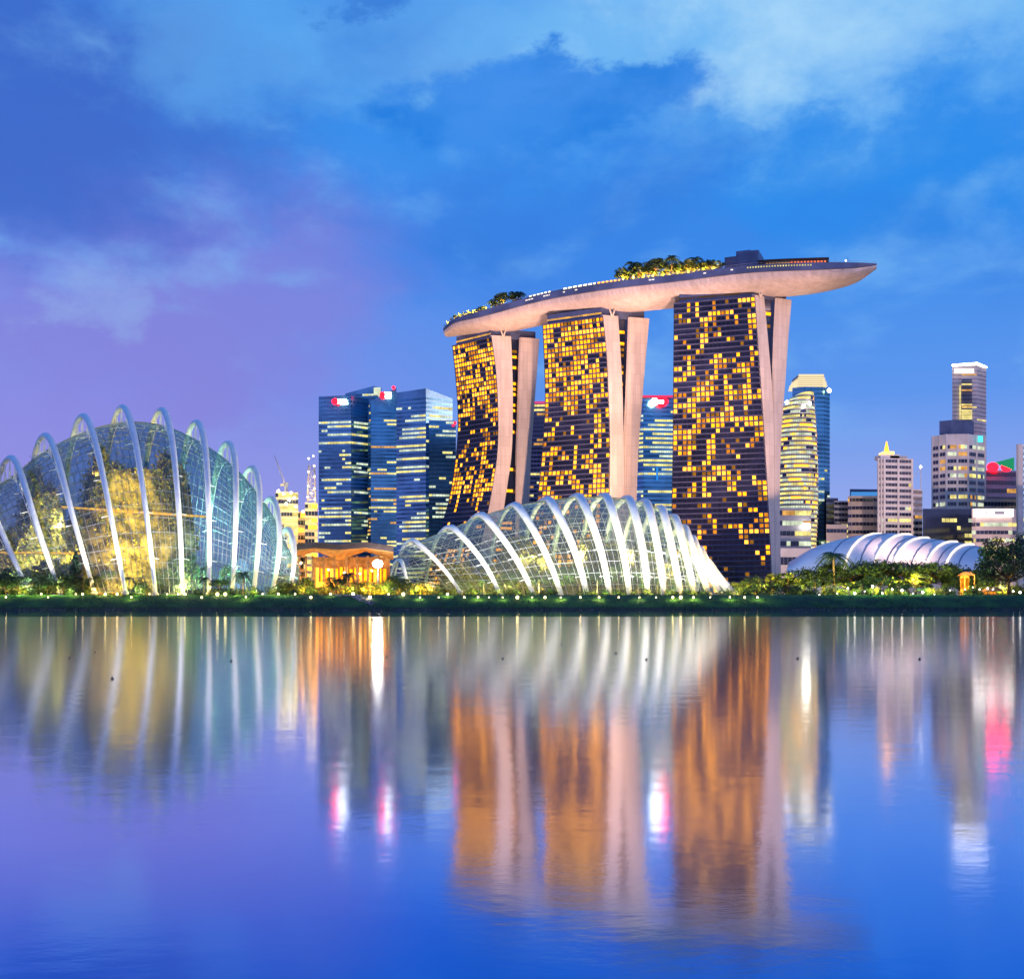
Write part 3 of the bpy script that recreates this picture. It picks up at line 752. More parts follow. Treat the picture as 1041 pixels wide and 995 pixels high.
def conifer_mesh(seed, h, r):
    rnd = random.Random(seed); t = MB(); c = MB(); t.tube([(0, 0, -.3), (0, 0, h*.97)], [h*.02, h*.004], 6)
    nt = 26
    for k in range(nt):
        z = h*(.06 + .92*k/nt); rr = r*(1-k/nt)**.85*rnd.uniform(.75, 1.1) + .12
        for q in range(12):
            a = rnd.random()*2*pi
            for s_ in range(7):
                f = (s_+.5)/7; c.leaf((cos(a)*rr*f, sin(a)*rr*f, z - .25*rr*f + rnd.gauss(0, .12)), .55, int(rnd.random()*1.4), rnd=rnd)
    return t, c
def shrub_mesh(seed, h, r, m3=(0, 1, 2), n=700, size=.42):
    rnd = random.Random(seed); t = MB(); c = MB()
    for k in range(6):
        a = rnd.random()*6.28; t.tube([(0, 0, -.1), (cos(a)*r*.3, sin(a)*r*.3, h*.5), (cos(a)*r*.6, sin(a)*r*.6, h*.8)], [.07, .05, .02], 4)
    cl_ = [(Vector((rnd.gauss(0, .42)*r, rnd.gauss(0, .42)*r, h*rnd.uniform(.3, .85))), m3[int(rnd.random()*3)]) for _ in range(11)]
    for _ in range(n):
        p, mm = rnd.choice(cl_); v = Vector((rnd.gauss(0, 1), rnd.gauss(0, 1), rnd.gauss(0, 1))).normalized()*rnd.random()**.5*h*.33
        q = p + v
        if q.z > 0.05: c.leaf(q, size, mm, rnd=rnd)
    return t, c
LM = [M['leaf_d'], M['leaf_m'], M['leaf_l']]; LY = [M['leaf_m'], M['leaf_l'], M['leaf_ylit']]; LD = [M['leaf_d'], M['leaf_d'], M['leaf_m']]
LIB = {}
def reg(key, tc_, mats, bark='bark'):
    LIB[key] = (tc_[0].mesh('trunk', M[bark]), tc_[1].mesh('crown', mats))
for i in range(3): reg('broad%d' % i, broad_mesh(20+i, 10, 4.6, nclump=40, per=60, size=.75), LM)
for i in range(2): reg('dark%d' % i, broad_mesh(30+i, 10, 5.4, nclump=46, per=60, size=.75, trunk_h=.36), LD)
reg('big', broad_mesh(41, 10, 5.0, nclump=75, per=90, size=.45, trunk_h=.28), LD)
for i in range(2): reg('palm%d' % i, palm_mesh(50+i, 8), [M['leaf_d'], M['leaf_m']], 'barkpale')
for i in range(2): reg('conifer%d' % i, conifer_mesh(60+i, 10, 2.2), LD[:2] + [M['leaf_d']])
for i in range(3): reg('shrub%d' % i, shrub_mesh(70+i, 3, 2.4), LM)
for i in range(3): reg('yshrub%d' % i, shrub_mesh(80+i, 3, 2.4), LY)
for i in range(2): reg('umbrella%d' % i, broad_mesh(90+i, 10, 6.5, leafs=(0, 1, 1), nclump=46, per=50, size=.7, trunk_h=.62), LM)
def plant(key, x, y, z, h0, s, name, label, cat, group=None, sx=1.0):
    tm, cm = LIB[key]; r = based(name, label, cat, (x, y, z), group); r.scale = (s*sx, s*sx, s); r.rotation_euler = (0, 0, random.random()*6.28)
    for nm, me in (('trunk' if 'shrub' not in key else 'stem', tm), ('crown' if 'shrub' not in key else 'foliage', cm)):
        o = bpy.data.objects.new(nm, me); COL.objects.link(o); o.parent = r
    return r

# ---------------------------------------------------------------- inside the tall dome
def lump(x, y, z, rnd, a): return a*(sin(x*.35+2)+sin(y*.5)+sin(z*.4+1))*.5
mt = based('planted_mountain', 'steep plant-covered artificial mountain glowing amber inside the tall glass dome', 'planted mountain', (PX(136, 330), 330, GZ))
m = MB(); rnd = random.Random(4); rows = []; MH = 38
for j in range(15):
    z = MH*j/14; rr = 16.5*(1-(j/14)**2.2*.62)
    rows.append([(cos(2*pi*q/28)*(rr*1.15 + lump(q*3, j*2, z, rnd, 1.6)), sin(2*pi*q/28)*(rr*.58 + lump(q*2, j*3, z, rnd, 1.2)), z) for q in range(28)])
m.grid(rows, 0, True, True); m.v.append((0, 0, MH+1)); 
i0 = 14*28
for q in range(28): m.f.append((i0+q, i0+(q+1) % 28, len(m.v)-1)); m.mi.append(0); m.sm.append(True)
m.build('rock_core', mat('mountain_rock', (.16, .13, .08), .9, var=.4, scale=.3, bump=.8), mt)
m = MB()
for _ in range(9000):
    j = rnd.random()*14; q = rnd.random()*28; a = rows[int(j)][int(q) % 28]
    m.leaf(Vector(a)*1.02 + Vector((rnd.gauss(0, .7), rnd.gauss(0, .7), rnd.gauss(0, 1.2)+1)), .95, int(rnd.random()*3), rnd=rnd)
m.build('planting', [mat('moss_amber_lit', (.10, .13, .03), .8, var=.3), mat('fern_amber_lit', (.20, .19, .05), .8, var=.3), mat('orchid_leaf_amber_lit', (.34, .26, .06), .8, var=.3)], mt)  # amber lamp light mixed into these leaf colours
def walk(label, pts, w=1.1):
    o = based('aerial_walkway', label, 'walkway', tuple(pts[0]), 'amber-lit walkways inside the tall dome'); of = Vector(pts[0])
    m = MB(); rows = []
    for i, p in enumerate(pts):
        p = Vector(p) - of; rows.append([p + Vector((0, -w, .2)), p + Vector((0, w, .2)), p + Vector((0, w, -.5)), p + Vector((0, -w, -.5))])
    m.grid(rows, 0, False, True); m.build('deck', M['timber'], o)
    m = MB(); m.grid([[r[0] + Vector((0, -.06, -.1)), r[3] + Vector((0, -.06, .15))] for r in rows], 0, False); m.build('light_strip', M['led'], o)
    m = MB(); m.tube([r[0] + Vector((0, 0, 1.1)) for r in rows], .06, 4); m.build('handrail', M['grey'], o)
def arcp(p0, p1, sag, n=16): 
    return [P(p0[0]+(p1[0]-p0[0])*i/n, p0[1]+(p1[1]-p0[1])*i/n, 321 + abs(i/n-.5)*2*sag) for i in range(n+1)]
walk('upper amber-lit walkway crossing in front of the planted mountain', arcp((64, 515), (212, 525), 8))
walk('lower amber-lit walkway near the foot of the tall dome', arcp((-10, 561), (118, 562.5), 6))
for i, (px, Y, s, k) in enumerate([(58, 326, 1.1, 'broad0'), (80, 330, 1.0, 'umbrella0'), (36, 326, .9, 'broad1'), (14, 328, .8, 'umbrella1'), (188, 326, 1.25, 'broad2'),
                                   (208, 330, 1.0, 'palm0'), (232, 326, .9, 'broad0'), (250, 328, .7, 'palm1'), (110, 318, .85, 'palm1'), (168, 318, .8, 'broad1')]):
    plant(k, PX(px, Y), Y, GZ, 10, s, 'indoor_tree', ['leafy tree inside the tall dome behind its fourth rib foot', 'flat-topped tree inside the tall dome left of the planted mountain',
        'rounded tree inside the tall dome near its third rib', 'flat-topped tree inside the tall dome near the left edge', 'tallest leafy tree inside the tall dome, right of the mountain',
        'palm inside the tall dome behind its eighth rib foot', 'round tree inside the tall dome between the ninth and tenth ribs', 'small palm inside the narrow right end of the tall dome',
        'low palm at the front foot of the planted mountain', 'low leafy tree at the right foot of the planted mountain'][i], 'tree', 'trees inside the tall glass dome')
for i, (px, Y, s, k) in enumerate([(470, 368, .55, 'broad0'), (492, 366, .7, 'palm0'), (515, 366, .8, 'broad1'), (532, 372, .9, 'umbrella0'), (548, 364, .75, 'palm1'), (566, 372, 1.1, 'broad2'),
                                   (590, 370, 1.0, 'umbrella1'), (607, 366, .8, 'palm0'), (628, 372, 1.15, 'broad0'), (648, 368, .85, 'broad1'), (668, 368, .7, 'palm1'), (688, 368, .6, 'broad2')]):
    plant(k, PX(px, Y), Y, GZ, 10, s, 'indoor_tree', '%s inside the low conservatory, seen %s' % ({'broad': 'leafy tree', 'palm0': 'palm tree', 'palm1': 'palm tree', 'umbre': 'flat-topped tree'}[k if k[:4] == 'palm' else k[:5]],
        ['near its low left end', 'behind its second rib', 'behind its third rib', 'between its third and fourth ribs', 'behind its fourth rib foot', 'between its fifth and sixth ribs', 'left of its middle',
         'just left of its crest', 'just right of its crest', 'behind its ninth rib', 'behind its tenth rib foot', 'near its low right end'][i]), 'tree', 'trees inside the low glass dome')
# lamps of the interiors
for px, Y, z, pw, cc in [(-30, 326, 8, 5000, (1, .66, .20)), (10, 324, 8, 7000, (1, .66, .20)), (50, 330, 10, 15000, (1, .66, .16)), (80, 344, 16, 26000, (1, .66, .14)), (60, 336, 26, 15000, (1, .74, .28)), (105, 346, 36, 22000, (1, .74, .26)),
                         (128, 309.5, 7, 3000, (1, .60, .12)), (160, 310, 7, 2500, (1, .75, .25)), (150, 350, 20, 15000, (1, .62, .14)),
                         (190, 322, 8, 5000, (.9, 1, .45)), (200, 340, 26, 9000, (.55, .95, .8)), (215, 324, 10, 6000, (.55, 1, .8)), (240, 326, 12, 7000, (.6, 1, .85)), (262, 326, 8, 4500, (.8, 1, .8)), (280, 326, 6, 2500, (.9, 1, .8)),
                         (25, 338, 14, 12000, (1, .78, .35))]:
    point(PX(px, Y), Y, z, pw*3.4, cc, 1.0)
for px in (98, 122, 146, 170):
    for z in (9, 19, 29, 39):
        if z > 30 and px > 150: continue
        Yl = 306.5 + z*.16
        spot(PX(px, Yl), Yl, z, PX(118 + (px-98)*.5, 330), 330, z+3, random.choice([20000, 30000, 42000]), (1, .50 + .12*random.random(), .06), 110, .6, 1.0)
def planted_screen(label, RS, kk, t0, t1, hmax, seed, nleaf, mats, origin, inset=4.0):
    """planted terraces added along the rear glazing to block the sky behind"""
    rnd = random.Random(seed); o = based('sky_screen_terraces', label, 'terraces', origin); of = Vector(origin); idx = list(range(len(RS)))
    rows = []; n_ = 44
    for i in range(n_+1):
        t = t0 + (t1-t0)*i/n_; c = rib_curve(lerpR(RS, t), crom(t, idx, kk)*.97, inset); nn = len(c)-1
        rows.append(c[nn//2+3:])
    zt = lambda i: (hmax*(.72 + .28*sin(i*.55 + seed) + .12*sin(i*1.7)))
    m = MB(); g = []
    for i, r_ in enumerate(rows):
        top = zt(i)*max(p.z for p in r_); cc = [Vector((p.x, p.y, min(p.z, top))) for p in r_]; g.append([p - of for p in cc])
    m.grid(g, 0, True); m.build('screen_wall', mat('planted_wall', (.20, .17, .09), .9, var=.5, scale=.25, bump=.6), o)  # added screen that shuts out the sky behind the glass
    m = MB()
    for _ in range(nleaf):
        i = rnd.random()*n_; j = rnd.random()*(len(g[0])-1); a = g[int(i)][int(j)].lerp(g[min(n_, int(i)+1)][int(j)+1], rnd.random())
        m.leaf(a + Vector((rnd.gauss(0, .8), -abs(rnd.gauss(0, 1.2)), rnd.gauss(.4, 1.2))), rnd.uniform(.8, 1.7), int(rnd.random()*3), rnd=rnd)
    m.build('planting', mats, o)
PM = [bpy.data.materials['moss_amber_lit'], bpy.data.materials['fern_amber_lit'], bpy.data.materials['orchid_leaf_amber_lit']]
planted_screen('tall planted terraces added at the rear of the tall glass dome to block the sky', RL, KL, 1.5, 8.2, .86, 5, 15000, PM, (PX(70, 345), 345, GZ))
planted_screen('planted terraces added along the rear glazing of the low conservatory to block the sky', RR, KR, 2.5, 12.5, .62, 9, 12000, PM, (PX(580, 410), 410, GZ), 5.0)
for px, Y, z, pw, cc in [(435, 368, 6, 2500, (1, .9, .5)), (460, 368, 6, 5000, (1, .9, .5)), (485, 366, 7, 8000, (.9, 1, .4)), (515, 364, 7, 10000, (.85, 1, .4)), (545, 362, 7, 11000, (.95, 1, .35)), (575, 362, 7, 11000, (1, .95, .3)),
                         (605, 362, 7, 11000, (.9, 1, .4)), (632, 362, 7, 11000, (1, .95, .4)), (658, 362, 7, 9000, (1, .9, .4)), (682, 360, 7, 7000, (1, .92, .5)), (708, 360, 6, 3500, (1, .9, .6)),
                         (540, 394, 17, 17000, (.75, 1, .45)), (590, 396, 20, 20000, (.85, 1, .45)), (640, 394, 19, 18000, (.9, 1, .5)), (500, 386, 12, 12000, (.7, 1, .5)), (672, 376, 14, 9000, (1, 1, .6))]:
    point(PX(px, Y), Y, z, pw*1.5, (1, .88, cc[2]*.8), 1.0)
# up-lights at the feet of the ribs
for R in RL[1:]:
    spot(PX(R[0]+3, R[6]-8), R[6]-8, GZ+.8, PX(R[4], R[6]+R[7]*.5), R[6]+R[7]*.5, PZ(R[5], R[6])*.95, 60000, (1, .95, .90), 50, .8)
for R in RR:
    spot(PX(R[0]+4, R[6]-8), R[6]-8, GZ+.8, PX(R[4], R[6]+R[7]*.6), R[6]+R[7]*.6, PZ(R[5], R[6])*.95, 32000*max(.12, min(1, (R[8]-13)/16)), (1, .95, .84), 54, .8)
for px in (440, 500, 560, 620, 665):  # added spots on the bank, brightening the upper ribs of the low dome
    spot(PX(px+6, 304), 304, GZ+1.2, PX(px, 365), 365, 38, 190000, (1, .95, .84), 56, 1.5)
for px in (30, 100, 165, 230):  # same for the tall dome: extra bank spots, no visible fixture
    spot(PX(px+8, 299), 299, 4, PX(px, 322), 322, 54, 34000, (1, .96, .92), 62, 1.5)
# floodlights of the hotel: end walls and hull
for (tx, ty, pw) in ((PX(800, 672), 672, 1.0), (PX(642, 716), 716, 1.1), (PX(525, 770), 770, 1.2)):
    spot(tx + 48, ty - 200, 8, tx, ty, 125, 1.75e6*pw, (1, .58, .36), 46, 3)
for px, Y, pw in ((850, 560, 1.0), (745, 560, 1.0), (665, 590, 1.0), (580, 610, 1.0), (490, 640, 1.0)):
    spot(PX(px, Y), Y, 8, PX(px-8, Y+90), Y+105, 196, 1.1e6*pw, (1, .60, .50), 40, 3)

# ---------------------------------------------------------------- office towers
def office(label, foot, pytop, Y, floors, body, lit, p_lit, band=.55, depth=28, z0=GZ, cell=3.0, dark=None, group='office towers of the business district', ztops=None, cluster=True, seed=1, name='office_tower', band_z=None, cut_top=0.0, piers=False):
    """foot: list of (pixel x, extra depth) along the visible sides, left to right"""
    dark = dark or {'blueglass': 'pane', 'paleglass': 'pane'}.get(body, 'navy2')
    rnd = random.Random(seed)
    pts = [Vector((PX(p, Y+d), Y+d, 0)) for p, d in foot]
    yb_ = max(q.y for q in pts)+depth; back = [Vector((PX(foot[-1][0], yb_), yb_, 0)), Vector((PX(foot[0][0], yb_), yb_, 0))]
    ring = pts + back; zt = PZ(pytop, Y)
    cen = sum(ring, Vector())/len(ring); root = based(name, label, 'office tower', (cen.x, cen.y, z0), group); off = Vector((cen.x, cen.y, z0))
    tops = [zt]*len(ring)
    if ztops:
        tv = [PZ(t, Y) for t in ztops]; tops = tv + [tv[-1], tv[0]]
    m = MB(); m.prism([p + Vector((0, 0, z0)) - off for p in ring], [p + Vector((0, 0, t)) - off for p, t in zip(ring, tops)])
    m.build('body', M[body], root)
    fh = (min(tops)-z0-cut_top)/floors; mats = [M[dark]] + [M[l] for l in lit]
    prev = 0
    fac = [rnd.random() for _ in range(floors)]
    for k in range(floors):
        m = MB(); za = z0 + fh*(k+.5-band/2); zb = z0 + fh*(k+.5+band/2)
        pl = 1.7*(p_lit(k/floors) if callable(p_lit) else p_lit)
        full = pl*(2.6 if fac[k] > .66 else (.9 if fac[k] > .35 else .2)) if cluster else pl
        for e_ in range(len(ring)):
            a_, b_ = ring[e_], ring[(e_+1) % len(ring)]; d = b_-a_; L = d.length
            if L < 1: continue
            nrm = Vector((d.y, -d.x, 0)).normalized()
            if nrm.dot(a_ - cen) < 0: nrm = -nrm
            nc = max(2, int(L/cell)); state = 0
            for c_ in range(nc):
                if rnd.random() < .3: state = 0 if rnd.random() > full else 1 + int(rnd.random()*len(lit))
                f0, f1 = (c_+.04)/nc, (c_+.96)/nc
                p0 = a_ + d*f0 + nrm*.35 - off; p1 = a_ + d*f1 + nrm*.35 - off
                m.quad(p0 + Vector((0, 0, za)), p1 + Vector((0, 0, za)), p1 + Vector((0, 0, zb)), p0 + Vector((0, 0, zb)), state)
        m.build('window_band', mats, root)
    if piers:
        m = MB()
        for e_ in range(len(pts)-1):
            a_, b_ = pts[e_], pts[e_+1]; nc = max(2, int((b_-a_).length/9))
            for c_ in range(nc + (1 if e_ == len(pts)-2 else 0)):
                p = a_.lerp(b_, c_/nc) - off; m.box(p.x-.8, p.x+.8, p.y-.9, p.y+.5, z0-off.z, min(tops)-off.z)
        m.build('piers', M[body], root)
    return root, off
def panel(root, off, px0, px1, py0, py1, Y, material, name='sign', d=.6):
    m = MB(); m.box(PX(px0, Y)-off.x, PX(px1, Y)-off.x, Y-off.y-d, Y-off.y, PZ(py1, Y)-off.z, PZ(py0, Y)-off.z); return m.build(name, material, root)
def disc(root, off, px, py, r, Y, material, name='sign', sx=1.0):
    m = MB(); n = 14; c = P(px, py, Y) - off
    ring = [c + Vector((cos(2*pi*i/n)*r*sx, 0, sin(2*pi*i/n)*r)) for i in range(n)]
    m.prism([p - Vector((0, .8, 0)) for p in ring], ring); return m.build(name, material, root)

# left cluster
r, o = office('dark blue office tower with a red and white sign, leftmost of the left cluster', [(324, 0), (357, -6), (375, 8)], 403, 1100, 50, 'blueglass', ['off_y', 'off_w'], lambda h: .30 if h < .88 else 0, .5, seed=21)
disc(r, o, 340.8, 408.2, 3.0, 1092, M['red'], 'sign_emblem', 1.1); panel(r, o, 343.5, 352, 405.8, 410.4, 1092, M['signw'], 'sign')
r, o = office('tall blue office tower with a slanted glass top behind the leftmost tower', [(351, 0), (380, -4), (388, 8)], 397, 1180, 54, 'blueglass', ['off_y', 'off_w'], lambda h: .24, .5, seed=22, ztops=[400, 393, 393])
panel(r, o, 380, 387, 394, 402, 1172, M['off_w'], 'lit_crown')
r, o = office('blue office tower with a white sign and red roof beacon, third of the left cluster', [(374, 4), (377, -2), (403, 0)], 402, 1085, 50, 'blueglass', ['off_y', 'off_o'], lambda h: .28, .5, seed=23, ztops=[418, 408, 394])
disc(r, o, 389, 401.5, 3.0, 1080, M['red'], 'sign_emblem', 1.0); panel(r, o, 391, 397.5, 398.8, 403.6, 1080, M['signw'], 'sign'); disc(r, o, 400, 393.8, 1.5, 1082, M['red'], 'beacon')
r, o = office('broad blue glass office tower with a gabled top, beside the left hotel tower', [(403, 6), (433, -6), (460, 6)], 412, 1070, 48, 'paleglass', ['off_w', 'off_y'], lambda h: .75 if h < .52 else .2, .5, seed=24, ztops=[398, 396, 404])
r, o = office('lower blue glass block between the gabled office tower and the left hotel tower', [(436, 0), (463.5, 4)], 427, 1050, 42, 'blueglass', ['off_w', 'off_y'], lambda h: .75 if h < .6 else .15, .5, seed=25)
disc(r, o, 462.5, 430, 1.3, 1046, M['red'], 'beacon')
# construction site
def con(label, x0, x1, pyt, fl, seed, pl, Y=900, body='beige'):
    pl = .85
    return office(label, [(x0, 0), (x1, 3)], pyt, Y, fl, body, ['off_y', 'win_b', 'off_y'], pl, .6, 22, cell=2.2, cluster=False, group='buildings under construction', seed=seed, name='unfinished_building')
r, o = con('unfinished yellow-lit building with a crane on top, just right of the tall dome', 280, 303, 500, 17, 31, .55)
for dx, dz in ((283, 499), (288, 502), (296, 501), (299, 506), (291, 512), (284, 520), (301, 515), (294, 508), (308, 520)):
    m = MB(); m.ball(P(dx, dz, 895) - o, 1.1); m.build('work_lamp', M['lamp'] if dx != 294 else M['lampw'], r)
r2, o2 = con('narrow unfinished tower with lit scaffolding next to the dark blue office tower', 310, 323, 511, 14, 32, .75)
r3, o3 = con('low unfinished block between the two yellow-lit construction towers', 302, 312, 520, 12, 33, .6, 910)
for px, py, pw in ((290, 498, 30000), (300, 520, 20000), (316, 505, 20000), (316, 540, 20000), (286, 540, 20000)): point(PX(px, 880), 882, PZ(py, 880), pw, (1, .75, .2), 1.0)
sc = based('scaffold_mast', 'thin lit scaffold mast rising from the narrow unfinished tower', 'scaffolding', (PX(316, 900), 902, PZ(511, 900)))
for dx in (-3.4, 3.4):
    m = MB(); 
    for dy in (0, 3): m.tube([(dx, dy, 0), (dx*.7, dy, 32)], .3, 4)
    m.build('post', M['beige'], sc)
m = MB()
for k in range(12):
    z = k*2.7; s_ = 1 - .3*k/12; m.tube([(-3.4*s_, 0, z), (3.4*s_, 0, z)], .25, 4); m.tube([(-3.4*s_*(1 if k % 2 else -1), 0, z), (3.4*s_*(1 if k % 2 else -1), 0, z+2.7)], .2, 4)
m.build('bracing', M['beige'], sc)
for k, (x, z) in enumerate(((-2.2, 37), (1.6, 39), (2.4, 31), (-2.4, 26), (2.6, 22), (-2.6, 14), (2.6, 12), (-3, 5), (3, 3), (0, 8))):
    m = MB(); m.tube([(x, 0, z-4), (x, 0, z)], .15, 4); m.build('lamp_stalk', M['grey'], sc); m = MB(); m.ball((x, 0, z), .7); m.build('lamp', M['lamp'], sc)
def crane(label, px, py, Y, tip, ln):
    o = based('tower_crane', label, 'crane', tuple(P(px, py, Y)), 'cranes on the building site'); of = Vector(o.location)
    m = MB(); m.tube([(0, 0, -3), (0, 0, 7)], .6, 4); m.build('mast', M['grey'], o)
    t = P(tip[0], tip[1], Y) - of; b = Vector((0, 0, 6))
    m = MB(); s_ = Vector((.8, 0, 0)); m.tube([b + s_, t], .2, 4); m.tube([b - s_, t], .2, 4)
    for k in range(12): p = b.lerp(t, k/12); m.tube([p + s_*(1-k/12), b.lerp(t, (k+1)/12) - s_*(1-k/12)], .12, 4)
    m.build('jib', M['greyc'], o)
    m = MB(); m.box(-ln, -1, -1, 1, 5, 6.5); m.build('counterweight', M['greyc'], o)
crane('slender luffing crane leaning left above the yellow-lit building site', 290, 500, 900, (279, 463), 4)
crane('short red-grey crane leaning right on the yellow-lit building', 292, 499, 905, (294, 491), 3)
# between the hotel towers
r, o = office('dark office tower with a pink roof edge glimpsed between the left and middle hotel towers', [(536, 2), (562, 0)], 410, 1050, 46, 'steelblue', ['off_o', 'off_y'], .16, .5, seed=41)
panel(r, o, 537, 561, 408, 410.5, 1049, emit('roof_edge_pink', (.9, .10, .35), .8), 'roof_edge_light')
r, o = office('office tower with a bright red and white sign glimpsed left of the right hotel tower', [(643, 4), (654, -3), (684, 0), (688, 3)], 403, 1040, 46, 'blueglass', ['off_y', 'off_y', 'off_w'], lambda h: .85 if .68 < h < .93 else (.0 if h > .93 else .32), .5, seed=42, cell=2.2)
disc(r, o, 673, 408.3, 4.6, 1034, M['red'], 'sign_emblem', 1.25); disc(r, o, 665.3, 408.5, 3.6, 1032, M['signw'], 'sign'); panel(r, o, 668, 674.5, 407.0, 410, 1032, M['signw'], 'sign')
panel(r, o, 653, 684, 402, 404.2, 1034, emit('roof_edge_red', (1, .05, .15), 1.0), 'roof_edge_light')
panel(r, o, 667, 669, 475, 488, 1036, emit('blue_strip', (.03, .30, .9), .9), 'blue_light_strip')

# right cluster
def curvy():
    root = based('office_tower', 'curving yellow-lit office tower with a rounded sloping top, right of the hotel', 'office tower', (PX(813, 900), 900, GZ), 'office towers of the business district'); off = Vector(root.location)
    lx = [(560, 791), (516, 791.5), (446, 794), (428, 796), (412, 800), (404, 806), (398, 815)]; rx = [(560, 832), (516, 834), (470, 834), (430, 832), (398, 829)]
    zl = [PZ(y, 890) for y, _ in lx]; vl = [x for _, x in lx]; zr = [PZ(y, 890) for y, _ in rx]; vr = [x for _, x in rx]
    def ring(z, g=0):
        a_, b_ = PX(crom(z, zl, vl), 890)-g, PX(crom(z, zr, vr), 890)+g; c = (a_+b_)/2; w = (b_-a_)/2
        return [Vector((c + w*cos(t), 900 - (14+g)*sin(t)*(1 if sin(t) > 0 else .8), z)) - off for t in [pi - pi*2*i/26 for i in range(26)]]
    zt = PZ(398, 890); nf = 46; fh = (zt-GZ)/nf
    m = MB(); m.grid([ring(GZ + fh*k) for k in range(nf+1)], 0, False, True); m.prism(ring(zt-.1), ring(zt)); m.build('body', M['navy2'], root)
    rnd = random.Random(5)
    for k in range(nf):
        m = MB(); z0 = GZ + fh*(k+.25); z1 = z0 + fh*.55; r0, r1 = ring(z0, .25), ring(z1, .25); st = 1
        for i in range(26):
            for h in (0, .5):
                if rnd.random() < .5: st = rnd.choice([1, 1, 1, 2, 2, 3, 0])
                a0, b0 = r0[i].lerp(r0[(i+1) % 26], h), r0[i].lerp(r0[(i+1) % 26], h+.46); a1, b1 = r1[i].lerp(r1[(i+1) % 26], h), r1[i].lerp(r1[(i+1) % 26], h+.46)
                m.quad(a0, b0, b1, a1, st)
        m.build('window_band', [M['navy2'], M['off_y'], M['off_w'], M['win_b']], root)
        m = MB(); z2 = GZ + fh*k; m.grid([ring(z2, .1), ring(z2, .9), ring(z2+fh*.18, .9), ring(z2+fh*.18, .1)], 0, False, True); m.build('sunshade', M['palebeige'], root)
    for px, py in ((800, 409), (817, 413), (823, 410)):
        m = MB(); m.ball(P(px, py, 882) - off, 1.6); m.build('roof_lamp', M['lampw'], root)
curvy()
r, o = office('dark blue office tower with a glowing tiered crown behind the curving tower', [(805.5, 3), (818, -3), (838, 0), (843.4, 6)], 393.7, 1000, 50, 'blueglass', ['off_y', 'off_w'], .06, .5, seed=52)
for k, (a_, b_, y0, y1) in enumerate(((807.5, 840.5, 391.9, 393.2), (808, 840, 389.9, 391.1), (808.5, 839.5, 387.9, 389.1), (810, 838.5, 385.9, 387.1), (811, 838, 383.9, 385.1), (812, 837, 380.9, 383))):
    m = MB(); xa, xb = PX(a_, 1000)-o.x, PX(b_, 1000)-o.x; ya = 1000-o.y
    m.box(xa, xb, ya-2, ya+22, PZ(y1, 1000)-o.z, PZ(y0, 1000)-o.z); m.build('crown_tier', M['crown'], r)
m = MB(); m.box(PX(811, 1000)-o.x, PX(837, 1000)-o.x, 1000-o.y, 1020-o.y, PZ(393.6, 1000)-o.z, PZ(381.5, 1000)-o.z); m.build('crown_core', M['greyc'], r)
m = MB(); m.ball(P(843, 397, 996) - o, 2.0); m.build('roof_lamp', M['lamp'], r)
r, o = office('low grey banded block at the foot of the curving tower', [(791, 0), (824.5, 3)], 516, 830, 9, 'greyc', ['off_y', 'off_o', 'off_w'], .25, .45, seed=53)
panel(r, o, 816, 823, 532, 537, 828, M['signw'], 'lit_screen')
office('pale podium hall between the right hotel tower and the white shell roof', [(776, 0), (838, 4)], 557, 780, 2, 'palebeige', ['off_w'], .05, .3, seed=54)
office('dark narrow slab block behind the beige banded building', [(840, 0), (852, 2)], 506, 980, 18, 'steelblue', ['off_y'], .08, .5, seed=55)
office('grey office block with scattered lights left of the beige banded building', [(848, 0), (866, 2)], 509, 960, 18, 'greyc', ['off_y'], .22, .5, seed=56)
office('small plain beige block in front of the grey office block', [(840, 0), (861, 3)], 533, 900, 6, 'beige', ['off_y'], .03, .3, seed=57)
r, o = office('dark building with a blue-lit roof storey behind the beige banded building', [(864, 0), (893.5, 3)], 497, 1000, 18, 'steelblue', ['off_w'], .05, .5, seed=58)
panel(r, o, 865, 893, 500, 504, 998, emit('roof_blue', (.08, .35, .9), .8), 'roof_edge_light')
office('beige office building with dark horizontal window bands', [(862, 3), (866, 0), (888, 0), (894, 5)], 504, 930, 13, 'beige', ['off_o'], .05, .4, seed=59)
r, o = office('white-piered office tower with a golden lit spire, left of the shell roof peak', [(893, 0), (899, -3), (927, 2)], 466, 880, 24, 'palebeige', ['off_w', 'off_y', 'off_o'], .16, .5, seed=60, piers=True)
m = MB(); x0, x1 = PX(895, 880)-o.x, PX(914, 880)-o.x; y0 = 880-o.y; m.box(x0, x1, y0-1, y0+14, PZ(466, 880)-o.z, PZ(462, 880)-o.z); m.build('crown_base', M['palebeige'], r)
m = MB(); m.box(x0+3, x1-4, y0, y0+12, PZ(462, 880)-o.z, PZ(459, 880)-o.z); m.build('crown_light', M['lampo'], r)
m = MB(); m.tube([(PX(903, 880)-o.x, y0+4, PZ(459, 880)-o.z), (PX(903, 880)-o.x, y0+4, PZ(448, 880)-o.z)], [2.2, .4], 6); m.build('spire', M['win_b'], r)
m = MB(); m.box(PX(922, 880)-o.x-14, PX(922, 880)-o.x, y0-1, y0+12, PZ(466, 880)-o.z, PZ(463.5, 880)-o.z); m.build('roof_step', M['greyc'], r)
office('short office wing with a raised roof mast, right of the spired tower', [(926, 0), (937.5, 4)], 497, 900, 18, 'palebeige', ['off_o', 'off_y'], .14, .5, seed=61)
m = based('roof_mast', 'thin roof mast with a lamp standing on the short office wing', 'mast', tuple(P(936, 497, 900)))
